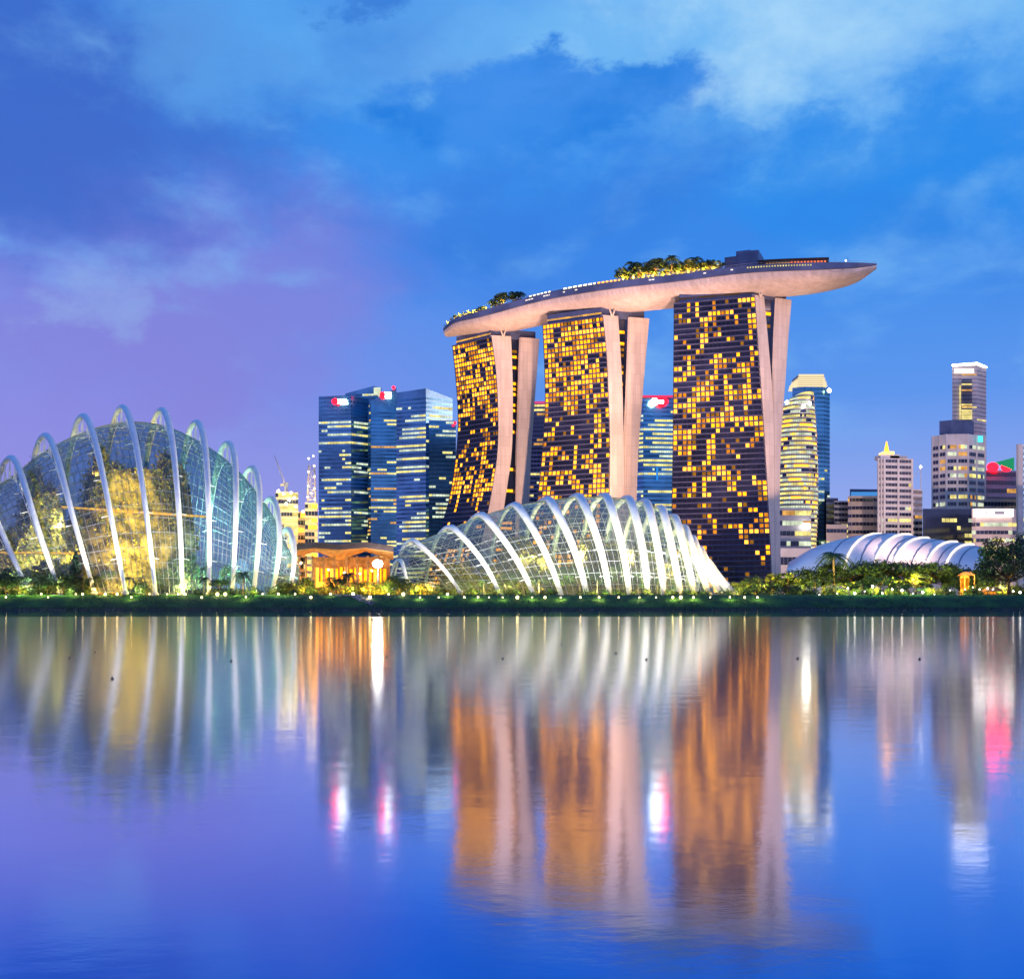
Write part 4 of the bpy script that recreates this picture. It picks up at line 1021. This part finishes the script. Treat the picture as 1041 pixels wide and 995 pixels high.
q = MB(); q.tube([(0, 0, 0), (0, 0, 18)], .35, 4); q.tube([(0, 0, 17), (-7, 0, 9)], .25, 4); q.tube([(-7, 0, 0), (-7, 0, 9)], .25, 4); q.build('pole', M['palebeige'], m)
q = MB(); q.ball((0, 0, 18.5), 1.0); q.build('lamp', M['lampw'], m)
r, o = office('tallest right-hand tower, slim and pale with an outlined glowing roof', [(968, 0), (993, -2), (1002.5, 8)], 371, 1080, 58, 'palebeige', ['off_y', 'off_o'], .02, .3, seed=62, cell=4, dark='greyc')
m = MB(); 
ptz = [P(968, 371.5, 1080), P(993, 369.5, 1078), P(1002.5, 373.5, 1088)]
m.tube([p - o for p in ptz], 1.1, 5); m.build('roof_outline_light', M['lampw'], r)
panel(r, o, 970, 990, 375, 379.5, 1077.2, M['ledw'], 'lit_panel'); 
rndb = random.Random(8)
for k in range(26):
    y0_ = 386 + k*2.05
    mm = rndb.choice(['navy2', 'navy2', 'navy2', 'off_y', 'navy2', 'off_o']) 
    panel(r, o, 977.5, 988, y0_, y0_+1.2, 1076.8, M[mm], 'window_strip', .5)
    if k > 2: panel(r, o, 975.3, 976.6, y0_, y0_+1.3, 1076.8, M['off_y'], 'stair_light', .5)
r, o = office('eight-sided pale office tower with a teal logo, in front of the slim pale tower', [(948, 8), (962, -4), (984, -5), (1001, 8)], 442, 950, 22, 'palebeige', ['off_y', 'off_w', 'off_o'], .18, .5, seed=63, cut_top=8, piers=True)
m = MB(); m.prism([P(955, 442, 955)-o, P(967, 442, 948)-o, P(980, 442, 948)-o, P(990, 442, 955)-o, P(990, 442, 972)-o, P(955, 442, 972)-o], [P(955, 428, 955)-o, P(967, 427, 948)-o, P(980, 427, 948)-o, P(990, 428, 955)-o, P(990, 428, 972)-o, P(955, 428, 972)-o]); m.build('roof_drum', M['steelblue'], r)
panel(r, o, 994, 999, 443, 449.5, 948, M['teal'], 'logo')
office('low dark blue glass block below the eight-sided tower', [(938, 0), (988, 4)], 517, 860, 12, 'navy2', ['off_w', 'off_y'], .10, .5, seed=64)
r, o = office('dark office block with red and green roof lights at the right', [(1001, 0), (1033, 4)], 478, 1000, 16, 'steelblue', ['off_o', 'off_y'], .2, .5, seed=65, cut_top=0)
disc(r, o, 1009, 475, 4.5, 992, M['red'], 'roof_light', 1.2); disc(r, o, 1023, 475, 4.0, 992, M['red'], 'roof_light', 1.3)
m = MB(); m.tri(P(1012, 470, 990)-o, P(1031, 478, 990)-o, P(1031, 465, 990)-o); m.v += [(v[0], v[1]+2, v[2]) for v in m.v[:3]]; m.f += [(5, 4, 3), (0, 1, 4, 3), (1, 2, 5, 4), (2, 0, 3, 5)]; m.mi += [0]*4; m.sm += [False]*4; m.build('roof_fin', M['green'], r)
r, o = office('beige block with a wide white lit sign band, near the right edge', [(988, 2), (992, -1), (1029, 0), (1033, 4)], 517, 820, 10, 'beige', ['off_y', 'off_y', 'off_w'], lambda h: .6, .45, seed=66, cut_top=9)
panel(r, o, 989.5, 1030, 517.5, 525, 818, emit('sign_band', (1, .92, .86), 4.5), 'sign_band', .8)
panel(r, o, 1011, 1021, 519.5, 523.0, 816.9, M['greyc'], 'sign_lettering', .2); panel(r, o, 1001.5, 1003.3, 519.5, 522.5, 816.9, M['beige'], 'sign_mark', .2); panel(r, o, 1026.5, 1027.6, 519.5, 523, 816.9, M['beige'], 'sign_mark', .2)
office('beige office slab behind the sign band block', [(1000, 0), (1034, 3)], 507, 940, 10, 'beige', ['off_o'], .1, .4, seed=67)
r, o = office('blue glass tower with a white corner pier at the very right edge', [(1037, 0), (1070, 5)], 452, 900, 26, 'blueglass', ['off_w', 'off_y'], .1, .5, seed=68)
panel(r, o, 1033, 1038, 452, 600, 898, M['palebeige'], 'corner_pier', 4)

# ---------------------------------------------------------------- white shell roof hall
sh = based('shell_roof_hall', 'wide low white shell roof with glowing curved ridges, above the trees on the right', 'hall', (PX(905, 560), 560, GZ)); of = Vector(sh.location)
ax = [804, 841, 873, 895, 917, 940, 958, 979, 994, 1008]; ay = [571, 553.7, 545.8, 543, 542.3, 546.5, 549, 552, 555, 561]
fx = [800, 815, 838, 858, 880, 903, 925, 948, 968, 1004]
rows = []
for i in range(55):
    t = i/54*9; a_x, a_y, f_x = crom(t, list(range(10)), ax), crom(t, list(range(10)), ay), crom(t, list(range(10)), fx)
    top = P(a_x, a_y, 585); ft = P(f_x, 575, 545); ft.z = 16; bk = Vector((top.x + (top.x-ft.x)*.6, 625, 16))
    rw = []
    for j in range(15):
        s_ = j/14
        if s_ < .5:
            w = s_*pi; rw.append(Vector((ft.x + (top.x-ft.x)*(1-cos(w)), ft.y + (top.y-ft.y)*(1-cos(w)), ft.z + (top.z-ft.z)*sin(w))) - of)
        else:
            w = (s_-.5)*pi; rw.append(Vector((top.x + (bk.x-top.x)*sin(w), top.y + (bk.y-top.y)*sin(w), bk.z + (top.z-bk.z)*cos(w))) - of)
    rows.append(rw)
m = MB(); m.grid(rows, 0, True); m.build('roof', M['shell'], sh)
m = MB(); wl = [r_[0] for r_ in rows] + [r_[-1] for r_ in rows][::-1]; m.prism([Vector((p.x, p.y, 0)) for p in wl], [Vector((p.x, p.y, 12)) for p in wl]); m.build('wall', M['beige'], sh)
for t in (3.0, 4.35, 5.3, 6.75, 7.75):
    r_ = rows[int(t*6)]; m = MB(); m.tube([p + Vector((0, -.3, .3)) for p in r_], .6, 5); m.build('ridge_light', M['ledw'], sh)
    r_ = rows[max(0, int(t*6)-1)]
for t in (2.3, 3.8, 4.9, 6.0, 7.3, 8.3):
    r_ = rows[int(t*6)]; m = MB(); m.tube([p + Vector((0, -.05, .0)) for p in r_], .3, 5); m.build('roof_seam', M['steelblue'], sh)
spot(PX(860, 470), 470, 9, PX(900, 585), 585, 28, .8e5, (.80, .88, 1), 80, 2)
spot(PX(1000, 640), 640, 12, PX(950, 960), 960, 110, 1.3e6, (1, .72, .58), 60, 3)  # added city-glow spot brightening the right-hand skyline
spot(PX(850, 640), 640, 12, PX(880, 900), 900, 70, 5e5, (1, .72, .58), 60, 3)  # second added glow spot for the nearer right-hand blocks
# ---------------------------------------------------------------- pavilion between the domes
pv = based('timber_pavilion', 'open timber pavilion with a folded dark roof and amber-lit ceiling between the two glass domes', 'pavilion', (PX(350, 345), 345, GZ)); of = Vector(pv.location)
rx_ = [298, 320, 345, 372, 400]; ru = [559, 556.5, 558, 556.5, 562]; rd = [563, 569, 563, 569, 568]
m = MB(); rf = []; rq = [568, 560, 569, 560, 569]
for k in range(5):
    rf.append([P(rx_[k], [558.5, 556, 558, 555.8, 560][k], 332) - of, P(rx_[k], rq[k], 345) - of, P(rx_[k], rq[k]-1, 362) - of])
fas = MB()
for k in range(4):
    a_, b_ = rf[k][0], rf[k+1][0]; fas.prism([a_ + Vector((0,-.3,-.3)), b_ + Vector((0,-.3,-.3)), b_, a_], [a_ + Vector((0,-.3,1.5)), b_ + Vector((0,-.3,1.5)), b_ + Vector((0,0,1.5)), a_ + Vector((0,0,1.5))])
fas.build('fascia', M['roofdark'], pv)
m.grid(rf, 0, False); m.grid([[p + Vector((0, 0, .5)) for p in r_] for r_ in rf], 0, False)
m.build('roof', M['roofdark'], pv)
m = MB(); m.grid([[p - Vector((0, 0, .12)) for p in r_] for r_ in rf], 0, False); m.build('soffit', M['timber'], pv)
for px in (304, 311, 318, 329, 340, 352, 363, 374, 385):
    m = MB(); m.tube([P(px, 608, 338) - of, P(px, 565, 338) - of], .38, 6); m.build('column', M['timber'], pv)
m = MB(); m.box(PX(318, 352)-of.x, PX(396, 352)-of.x, 8, 9, 0, PZ(566, 352)-GZ); m.build('rear_wall', M['timber'], pv)
rnd = random.Random(3)
for k in range(15):
    px = 321 + k*4.9; m = MB(); y_ = 576 + rnd.random()*3
    m.quad(P(px, 592, 351) - of, P(px+3.0, 592, 351) - of, P(px+3.0, y_, 351) - of, P(px, y_, 351) - of); m.build('lit_opening', M['win_y'] if k % 3 else M['win_b'], pv)
m = MB(); m.box(PX(322, 338)-of.x, PX(346, 338)-of.x, -8.5, -8, PZ(597, 338)-GZ, PZ(591.5, 338)-GZ); m.build('lit_counter', M['win_b'], pv)
for px in (308, 325, 342, 358, 376): point(PX(px, 341), 341, 10, 1500, (1, .45, .10), .5)
for px, py in ((306, 572), (334, 579), (350, 582), (366, 583), (378, 580)):
    m = MB(); m.ball(P(px, py, 336) - of, .32); m.build('pendant_lamp', M['lamp'], pv)
# bright floodlight
fl = based('floodlight_mast', 'floodlight on a post burning brilliant white, left of the low conservatory', 'floodlight', tuple(P(384, 606, 330)))
hz = PZ(573, 330) - fl.location.z
m = MB(); m.tube([(0, 0, -.5), (0, 0, hz)], .14, 6); m.build('post', M['grey'], fl)
m = MB(); m.box(-1.2, 1.2, -.1, .5, hz-.9, hz+.9); m.build('lamp_housing', M['dark'], fl)
m = MB(); m.ball((0, -.4, hz), 1.2, sq=(1.3, .3, 1.0), n=14, k=8); m.build('lamp', M['flood'], fl)
point(PX(384, 330), 327, PZ(573, 330), 9000, (1, .93, .8), 1.0)

# ---------------------------------------------------------------- planting along the bank
ORD = ['first', 'second', 'third', 'fourth', 'fifth', 'sixth', 'seventh', 'eighth', 'ninth', 'tenth', 'eleventh', 'twelfth', 'thirteenth', 'fourteenth', 'fifteenth', 'sixteenth', 'seventeenth', 'eighteenth']
# shrub belt: ground cover nobody could count
def belt(label, x0, x1, Y, hmin, hmax, mats, n, seed, size=.55, z=GZ, dy=4, name='shrubbery'):
    rnd = random.Random(seed); m = MB(); c = MB()
    cs = []
    for _ in range(int((x1-x0)/4.5)):
        px = rnd.uniform(x0, x1); cs.append((PX(px, Y), Y + rnd.uniform(-dy, dy), rnd.uniform(hmin, hmax), int(rnd.random()*3)))
    for _ in range(n):
        x, y, h, mm = rnd.choice(cs); v = Vector((rnd.gauss(0, 1), rnd.gauss(0, 1), abs(rnd.gauss(0, 1))+.05)).normalized()*rnd.random()**.4
        m.leaf((x + v.x*h*.8, y + v.y*h*.8, z + v.z*h), size, mm if rnd.random() < .8 else int(rnd.random()*3), rnd=rnd)
    m.build(name, mats, None, label=label, cat='shrubs', kind='stuff')
belt('low shrubs along the bank below the tall glass dome', -40, 300, 307, 1.2, 3.0, [M['leaf_d'], M['leaf_m'], M['leaf_l']], 15000, 1, .5, dy=3)
belt('amber-lit shrubs in front of the timber pavilion', 285, 440, 318, 1.5, 4.2, [M['leaf_m'], M['leaf_l'], M['leaf_ylit']], 10000, 2, .55, dy=6)
belt('low lit shrubs along the foot of the low conservatory', 420, 752, 332, 1.0, 2.4, [M['leaf_m'], M['leaf_l'], M['leaf_d']], 11000, 3, .5, dy=4)
belt('dark shrubs under the trees on the right bank', 745, 1060, 335, 1.5, 4.0, [M['leaf_d'], M['leaf_m'], M['leaf_l']], 16000, 4, .6, dy=10)
GL = 'trees along the left bank'
def T(key, px, Y, topy, h0, name, label, cat='tree', group=None, sx=1.0):
    hh = PZ(topy, Y) - GZ; return plant(key, PX(px, Y), Y, GZ, h0, hh/h0, name, label, cat, group, sx)
T('conifer0', 77, 304.6, 559, 10, 'conifer_tree', 'tallest dark pointed conifer on the left bank, in front of the tall dome', group=GL)
T('conifer1', 38, 304.6, 581, 10, 'conifer_tree', 'smaller dark conifer between the two left rib feet of the tall dome', group=GL, sx=1.5)
T('dark0', 6, 307, 578, 10, 'broad_tree', 'dark round tree at the left edge of the bank', group=GL)
T('dark1', 20, 305.5, 583, 10, 'broad_tree', 'low dark tree just left of the first visible rib foot', group=GL)
T('dark0', 48, 306, 583, 10, 'broad_tree', 'dark round tree left of the tallest conifer', group=GL)
T('broad0', 64, 305.5, 586, 10, 'broad_tree', 'small green tree close against the left of the tallest conifer', group=GL)
T('broad1', 97, 305.5, 585, 10, 'broad_tree', 'small bushy tree right of the tallest conifer', group=GL)
T('palm0', 131, 305.5, 588, 8, 'palm_tree', 'small palm in front of the fourth white rib foot from the left', group=GL)
T('shrub0', 143, 306, 590, 3, 'shrub', 'leafy shrub right of the small palm below the tall dome', 'shrub', GL)
T('shrub1', 169, 306, 591, 3, 'shrub', 'rounded shrub midway along the foot of the tall dome', 'shrub', GL)
T('palm1', 207, 306, 588, 8, 'palm_tree', 'small palm beside the glowing shrubs under the right half of the tall dome', group=GL)
T('umbrella0', 222, 306, 589, 10, 'broad_tree', 'flat-topped little tree near the right half of the tall dome', group=GL)
T('palm0', 247, 306.5, 583, 8, 'palm_tree', 'palm in front of the last but three rib of the tall dome', group=GL)
T('yshrub0', 290, 311, 588, 3, 'shrub', 'yellow-lit shrub at the right end of the tall dome', 'shrub', GL)
GM = 'trees and shrubs around the pavilion'
for i, (k, px, Y, ty, h0, lb) in enumerate([('broad2', 309, 316, 586, 10, 'green tree left of the pavilion counter'), ('yshrub1', 300, 313, 592, 3, 'glowing yellow shrub at the left corner of the pavilion'),
        ('dark1', 343, 315, 585, 10, 'dark spreading tree in front of the middle of the pavilion'), ('palm0', 354, 318, 584, 8, 'slim palm in front of the pavilion centre'),
        ('yshrub2', 329, 313, 594, 3, 'amber shrub in front of the lit counter'), ('yshrub0', 366, 314, 588, 3, 'orange-lit shrub left of the floodlight mast'),
        ('yshrub1', 377, 314, 590, 3, 'orange-lit shrub directly below the floodlight'), ('broad0', 396, 320, 586, 10, 'pale-lit tree just right of the floodlight mast'),
        ('broad1', 412, 322, 588, 10, 'leafy tree at the low left tip of the low conservatory'), ('dark0', 428, 322, 590, 10, 'dark tree in front of the second rib of the low conservatory'),
        ('yshrub2', 444, 322, 594, 3, 'lit shrub between the second and third rib feet of the low conservatory'), ('palm1', 403, 326, 586, 8, 'palm behind the pale-lit tree near the floodlight')]):
    T(k, px, Y, ty, h0, {'palm': 'palm_tree', 'yshr': 'shrub'}.get(k[:4], 'broad_tree'), lb, {'yshr': 'shrub'}.get(k[:4], 'tree'), GM)
GR = 'trees on the right bank'
RT = [('broad2', 752, 345, 590, 'yellow-green tree at the right tip of the low conservatory'), ('dark0', 768, 350, 586, 'dark tree at the foot of the right hotel tower'),
      ('broad0', 785, 352, 583, 'tree in front of the cream leg of the right hotel tower'), ('broad1', 800, 350, 582, 'amber-lit tree right of the right hotel tower foot'),
      ('dark1', 782, 335, 592, 'low dark bushy tree by the water below the right hotel tower'), ('dark0', 818, 352, 578, 'dark tree below the left tip of the white shell roof'),
      ('dark1', 836, 356, 574, 'dark spreading tree left of the tall palm'), ('palm0', 848, 350, 565, 'tallest palm, standing against the white shell roof'),
      ('umbrella0', 866, 358, 571, 'flat-topped dark tree right of the tallest palm'), ('dark0', 884, 362, 571, 'dark tree below the bright ridges of the shell roof'),
      ('umbrella1', 905, 360, 571, 'wide flat dark tree beneath the middle of the shell roof'), ('dark1', 924, 362, 569, 'dark tree beneath the crest of the shell roof, right of centre'),
      ('umbrella0', 944, 360, 572, 'wide dark tree beneath the right half of the shell roof'), ('dark0', 962, 364, 573, 'dark tree left of the orange-lit kiosk'),
      ('broad1', 880, 338, 588, 'yellow-lit low tree among the path lamps, left one'), ('broad2', 868, 335, 591, 'bright green low tree below the flat-topped tree'),
      ('umbrella1', 895, 336, 586, 'green rounded tree above the glowing shrubs'), ('broad0', 931, 338, 583, 'lit green tree in front of the wide dark trees, right half'),
      ('broad1', 915, 336, 589, 'small green tree among glowing shrubs below the shell roof'), ('palm1', 946, 330, 596, 'short bushy palm glowing yellow-green at the water'),
      ('dark1', 987, 360, 575, 'dark tree behind the orange-lit kiosk'), ('dark0', 1000, 350, 578, 'dark tree just left of the biggest tree'),
      ('palm0', 829, 334, 591, 'small palm below the dark spreading trees'), ('dark1', 806, 330, 594, 'dark shrub-like tree near the water left of the small palm'),
      ('dark0', 975, 352, 585, 'low dark tree in front of the kiosk')]
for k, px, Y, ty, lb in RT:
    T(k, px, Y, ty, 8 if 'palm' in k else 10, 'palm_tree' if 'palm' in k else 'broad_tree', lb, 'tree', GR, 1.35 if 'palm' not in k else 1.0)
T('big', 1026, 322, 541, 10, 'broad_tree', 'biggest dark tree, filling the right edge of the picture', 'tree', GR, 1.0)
T('big', 1062, 326, 548, 10, 'broad_tree', 'big dark tree beyond the right edge next to the biggest tree', 'tree', GR, 1.0)
for i, (px, Y, ty) in enumerate(((871, 318, 597), (888, 317, 596), (902, 318, 597), (917, 318, 599), (944, 316, 597), (839, 318, 600))):
    T('yshrub%d' % (i % 3), px, Y, ty, 3, 'shrub', 'glowing %s shrub at the water on the right bank' % ['yellow-green leftmost bright', 'rounded second bright', 'pale third bright', 'low fourth bright', 'isolated rightmost', 'dim outlying left'][i], 'shrub', 'lit shrubs on the right bank')
for i, px in enumerate((866, 880, 893, 910, 936, 948)): point(PX(px, 312), 312, GZ+2.4, 8000, (.95, 1, .30), .4)
for px, z in ((795, 9), (803, 8), (760, 8), (932, 9), (980, 11), (776, 7), (820, 8), (858, 8), (905, 9), (962, 8), (1018, 7)): point(PX(px, 336), 336, z, 26000, (1, .58, .08), .5)
for i, px in enumerate(range(6, 300, 17)): point(PX(px, 304.6), shore(PX(px, 304.6)) + 11.2, GZ+1.3, random.choice([500, 1300, 2600]), random.choice([(1, .85, .2), (.9, 1, .25), (1, .7, .15)]), .3)
for px in (290, 304, 318, 331, 347, 358, 370, 379, 392, 408, 423, 437): point(PX(px, 313), 313, GZ+1.8, random.choice([2200, 4000, 6000]), (1, .62, .08), .3)
for px in range(440, 750, 22): point(PX(px, 327), 327, GZ+1.2, 2400, (1, .85, .25), .3)
# kiosks among the trees
def kiosk(label, px0, px1, py0, Y):
    r = based('park_kiosk', label, 'kiosk', (PX((px0+px1)/2, Y), Y, GZ), 'orange-lit kiosks among the right-hand trees'); w = PX(px1, Y)-PX(px0, Y); h = PZ(py0, Y)-GZ
    m = MB(); m.prism([(-w*.6, -2.5, h), (w*.6, -2.5, h), (w*.6, 3, h), (-w*.6, 3, h)], [(-w*.3, -.5, h+1.2), (w*.3, -.5, h+1.2), (w*.3, 1, h+1.2), (-w*.3, 1, h+1.2)]); m.build('roof', M['timber'], r)
    for s_ in (-1, 1):
        m = MB(); m.tube([(s_*w*.48, -2, 0), (s_*w*.48, -2, h)], .18, 5); m.build('post', M['timber'], r)
    m = MB(); m.box(-w*.45, w*.45, 1.6, 2, 0, h); m.build('back_wall', M['timber'], r)
    m = MB(); m.box(-w*.4, w*.4, 1.4, 1.55, h*.35, h*.9); m.build('lit_panel', M['win_m'], r)
kiosk('taller orange-lit kiosk under the right end of the shell roof', 978, 988, 585, 345)
kiosk('low orange-lit kiosk below the biggest tree', 1002, 1016, 601, 318)
# bank-side lamps
lampsA = [(-14, 609), (6, 609), (42, 605.5), (49, 609), (77, 607), (84, 606), (107, 605), (119, 606), (133.5, 608.5), (152, 606), (170, 606), (181, 606), (188, 607), (205, 608), (221, 606), (229, 606.5), (250, 608), (267, 607), (283, 606.5)]
lampsB = [(300, 607), (316, 608.8), (336, 607), (359, 606), (376, 609.5), (395, 607), (410, 606.5)]
lampsC = [(427, 609), (446, 608.5), (455, 607), (472, 609), (486, 608), (497, 608.5), (511, 608), (526, 608), (541, 608.3), (554, 608), (570, 608.3), (590, 608.2), (609, 608), (629, 608), (650, 608.3), (667, 608.3), (684, 608), (692, 608), (705, 608), (722, 608), (742, 608), (757, 608.5), (770, 608.5)]
lampsD = [(783, 606), (804, 607), (822, 606), (833, 605), (851, 603), (862, 598), (869, 603), (879, 601), (887, 596), (897, 603), (907, 599), (917, 600), (928, 603), (938, 602), (950, 604), (966, 600), (981, 599), (989, 597), (996, 599), (1004, 598), (1009.5, 599), (1030, 601), (1037, 602)]
lm_head = MB(); lm_head.ball((0, 0, 0), .42, n=8, k=5); hm = lm_head.mesh('lamp_head', M['lamp']); hw_ = lm_head.mesh('lamp_head', M['lampw'])
pm_ = MB(); pm_.tube([(0, 0, -1.6), (0, 0, 0)], .08, 5); pmm = pm_.mesh('lamp_post', M['dark'])
bm0 = None
def bankz(x, Y):
    d = Y - shore(x); xs_ = [q[0] for q in prof]; zs_ = [q[1] for q in prof]
    return GZ if d >= 13 else interp(d, xs_, zs_)
def lamp_row(lst, Y, place, group, white=False, sc=1.0, power=0):
    for i, (px, py) in enumerate(lst):
        p = P(px, py, Y)
        if Y < 308:
            Yb = shore(p.x) + (6.6 if py > 607.4 else 9.6); p = P(px, py, Yb); p.z = bankz(p.x, Yb) + .55
        od = (ORD[i] if i < 18 else 'number ' + str(i+1)) if i <= len(lst)//2 or len(lst) < 3 else (ORD[len(lst)-1-i] + ' from the right')
        lb = '%s small garden lamp %s' % (od if 'right' in od else od + ' from the left', place)
        r = based('garden_lamp', lb, 'lamp', tuple(p), group); k = random.choice([.4, .5, .6, .75, 1.0])*sc
        h_ = bpy.data.objects.new('lamp_head', hw_ if white else hm); COL.objects.link(h_); h_.parent = r; h_.scale = (k, k, k)
        q = bpy.data.objects.new('lamp_post', pmm); COL.objects.link(q); q.parent = r; q.scale = (1, 1, .45 if Y < 308 else max(.3, (p.z - GZ + .4)/1.6 + .1))
        if power and i % 2 == 0: point(p.x, p.y - .9, p.z + .4, power, (1, .78, .25), .3)
lamp_row(lampsA, 302, 'along the bank below the tall dome', 'garden lamps below the tall dome', power=380)
lamp_row(lampsB, 304, 'on the bank before the pavilion', 'garden lamps before the pavilion', power=330)
lamp_row(lampsC, 303, 'along the bank below the low conservatory', 'garden lamps below the low conservatory', power=700)
lamp_row(lampsD, 315, 'along the path under the right-hand trees', 'path lamps under the right-hand trees', True, .8, power=0)

# sky-park greenery
gps = [('palm1', 508, 4.5), ('broad0', 513, 5.5), ('palm0', 519, 6.5), ('broad1', 524, 6.5), ('palm1', 529, 7), ('broad2', 534, 6), ('palm0', 540, 5), ('broad1', 500, 3.6), ('broad0', 494, 3.2), ('broad2', 487, 3.0), ('broad0', 478, 2.8), ('broad1', 470, 2.6),
       ('broad0', 644, 6.5), ('broad1', 650, 7.5), ('palm0', 656, 8), ('broad2', 662, 7.5), ('broad0', 669, 6.5), ('palm1', 675, 8), ('broad1', 681, 8.5), ('broad2', 687, 8.5), ('palm0', 694, 8), ('broad0', 701, 7.5), ('broad1', 708, 7), ('palm1', 715, 7.5), ('broad2', 722, 6.5), ('broad0', 730, 5.5), ('broad1', 737, 4.5)]
for i, (k, px, hgt) in enumerate(gps):
    p = onedge(px, random.uniform(-.88, -.35), -.1); h0 = 8 if 'palm' in k else 10
    grp_ = 0 if i < 12 else 1; n_ = i if i < 12 else i - 12; tot = 12 if grp_ == 0 else 15
    lf = sorted(range(12) if grp_ == 0 else range(12, 27), key=lambda q: gps[q][1]).index(i)
    lb = '%s tree on the roof deck, %s in its %s clump' % ('palm' if 'palm' in k else 'leafy', ORD[lf] + ' from the left', 'left-hand' if grp_ == 0 else 'middle')
    plant(k, p.x, p.y, p.z, h0, hgt/h0*1.45, 'roof_tree', lb, 'tree', 'trees growing on the roof deck', 1.25)
for px, k in ((464, 1), (474, 1), (484, 1), (493, 1), (505, .6), (524, .5), (646, 1), (654, 1), (664, 1.1), (674, 1.1), (685, 1.1), (697, 1), (708, 1), (722, .8), (735, .7)):
    p = onedge(px, -.75, 1.6); point(p.x, p.y-1, p.z+.6, 22000*k, (1, .52, .04), .4)
rnd = random.Random(77)
m = MB()
for px in [x*1.0 for x in range(458, 506)] + [x for x in range(640, 742)]:
    for _ in range(28):
        p = onedge(px + rnd.random(), rnd.uniform(-.95, -.45), rnd.random()*3.4); m.leaf(p, .9, int(rnd.random()*3), rnd=rnd)
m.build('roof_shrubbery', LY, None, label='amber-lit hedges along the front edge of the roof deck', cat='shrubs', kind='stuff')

# ---------------------------------------------------------------- small things at the water
rk = MB(); rnd = random.Random(6)
for _ in range(230):
    t = rnd.random(); px = 341 + t*36 + rnd.gauss(0, 2.0); Y = 304 - t*9.5 + rnd.gauss(0, .7); x = PX(px, Y); z = max(.05, min(3.9, (Y - shore(x))*.43))
    rk.ball((x, Y, z+.1), rnd.uniform(.25, .6), n=6, k=3, sq=(1.3, 1, .6))
rk.build('rip_rap', M['rock'], None, label='strip of grey rocks running down the bank below the pavilion', cat='rocks', kind='stuff')
hr = based('heron', 'small white heron standing at the waterline below the pavilion', 'bird', (PX(377.3, 294), 294.2, .2)) 
m = MB(); m.tube([(.55, 0, .78), (.2, 0, .95), (-.12, 0, 1.12), (-.28, 0, 1.4), (-.2, 0, 1.62), (-.34, 0, 1.8), (-.48, 0, 1.8)], [.03, .17, .17, .07, .05, .07, .05], 8); m.build('body', M['white'], hr)
m = MB(); m.tube([(-.5, 0, 1.8), (-.78, 0, 1.74)], [.035, .008], 5); m.build('beak', mat('beak', (.6, .4, .08)), hr)
for s_ in (-.06, .08):
    m = MB(); m.tube([(s_, 0, -.1), (s_+.05, 0, .4), (s_, 0, .9)], .025, 5); m.build('leg', M['dark'], hr)
by = [(70.5, 669), (96, 663), (114, 690), (235, 672), (393, 668), (511, 669.5), (626, 664), (657, 670.5), (707, 645.5), (763.5, 664.5), (811, 669.5), (935, 670), (571, 655)]
by.sort()
for i, (px, py) in enumerate(by):
    Y = H*F/(py-HY); b = based('marker_buoy', '%s from the left of the small dark buoys floating in a line across the water' % ORD[i], 'buoy', (PX(px, Y), Y, 0), 'small dark buoys on the water')
    m = MB(); m.ball((0, 0, .01), .048, n=8, k=6, sq=(1, 1, .8)); m.build('float', M['dark'], b)
    m = MB(); m.tube([(0, 0, .03), (0, 0, .08)], .01, 5); m.build('eye', M['dark'], b)
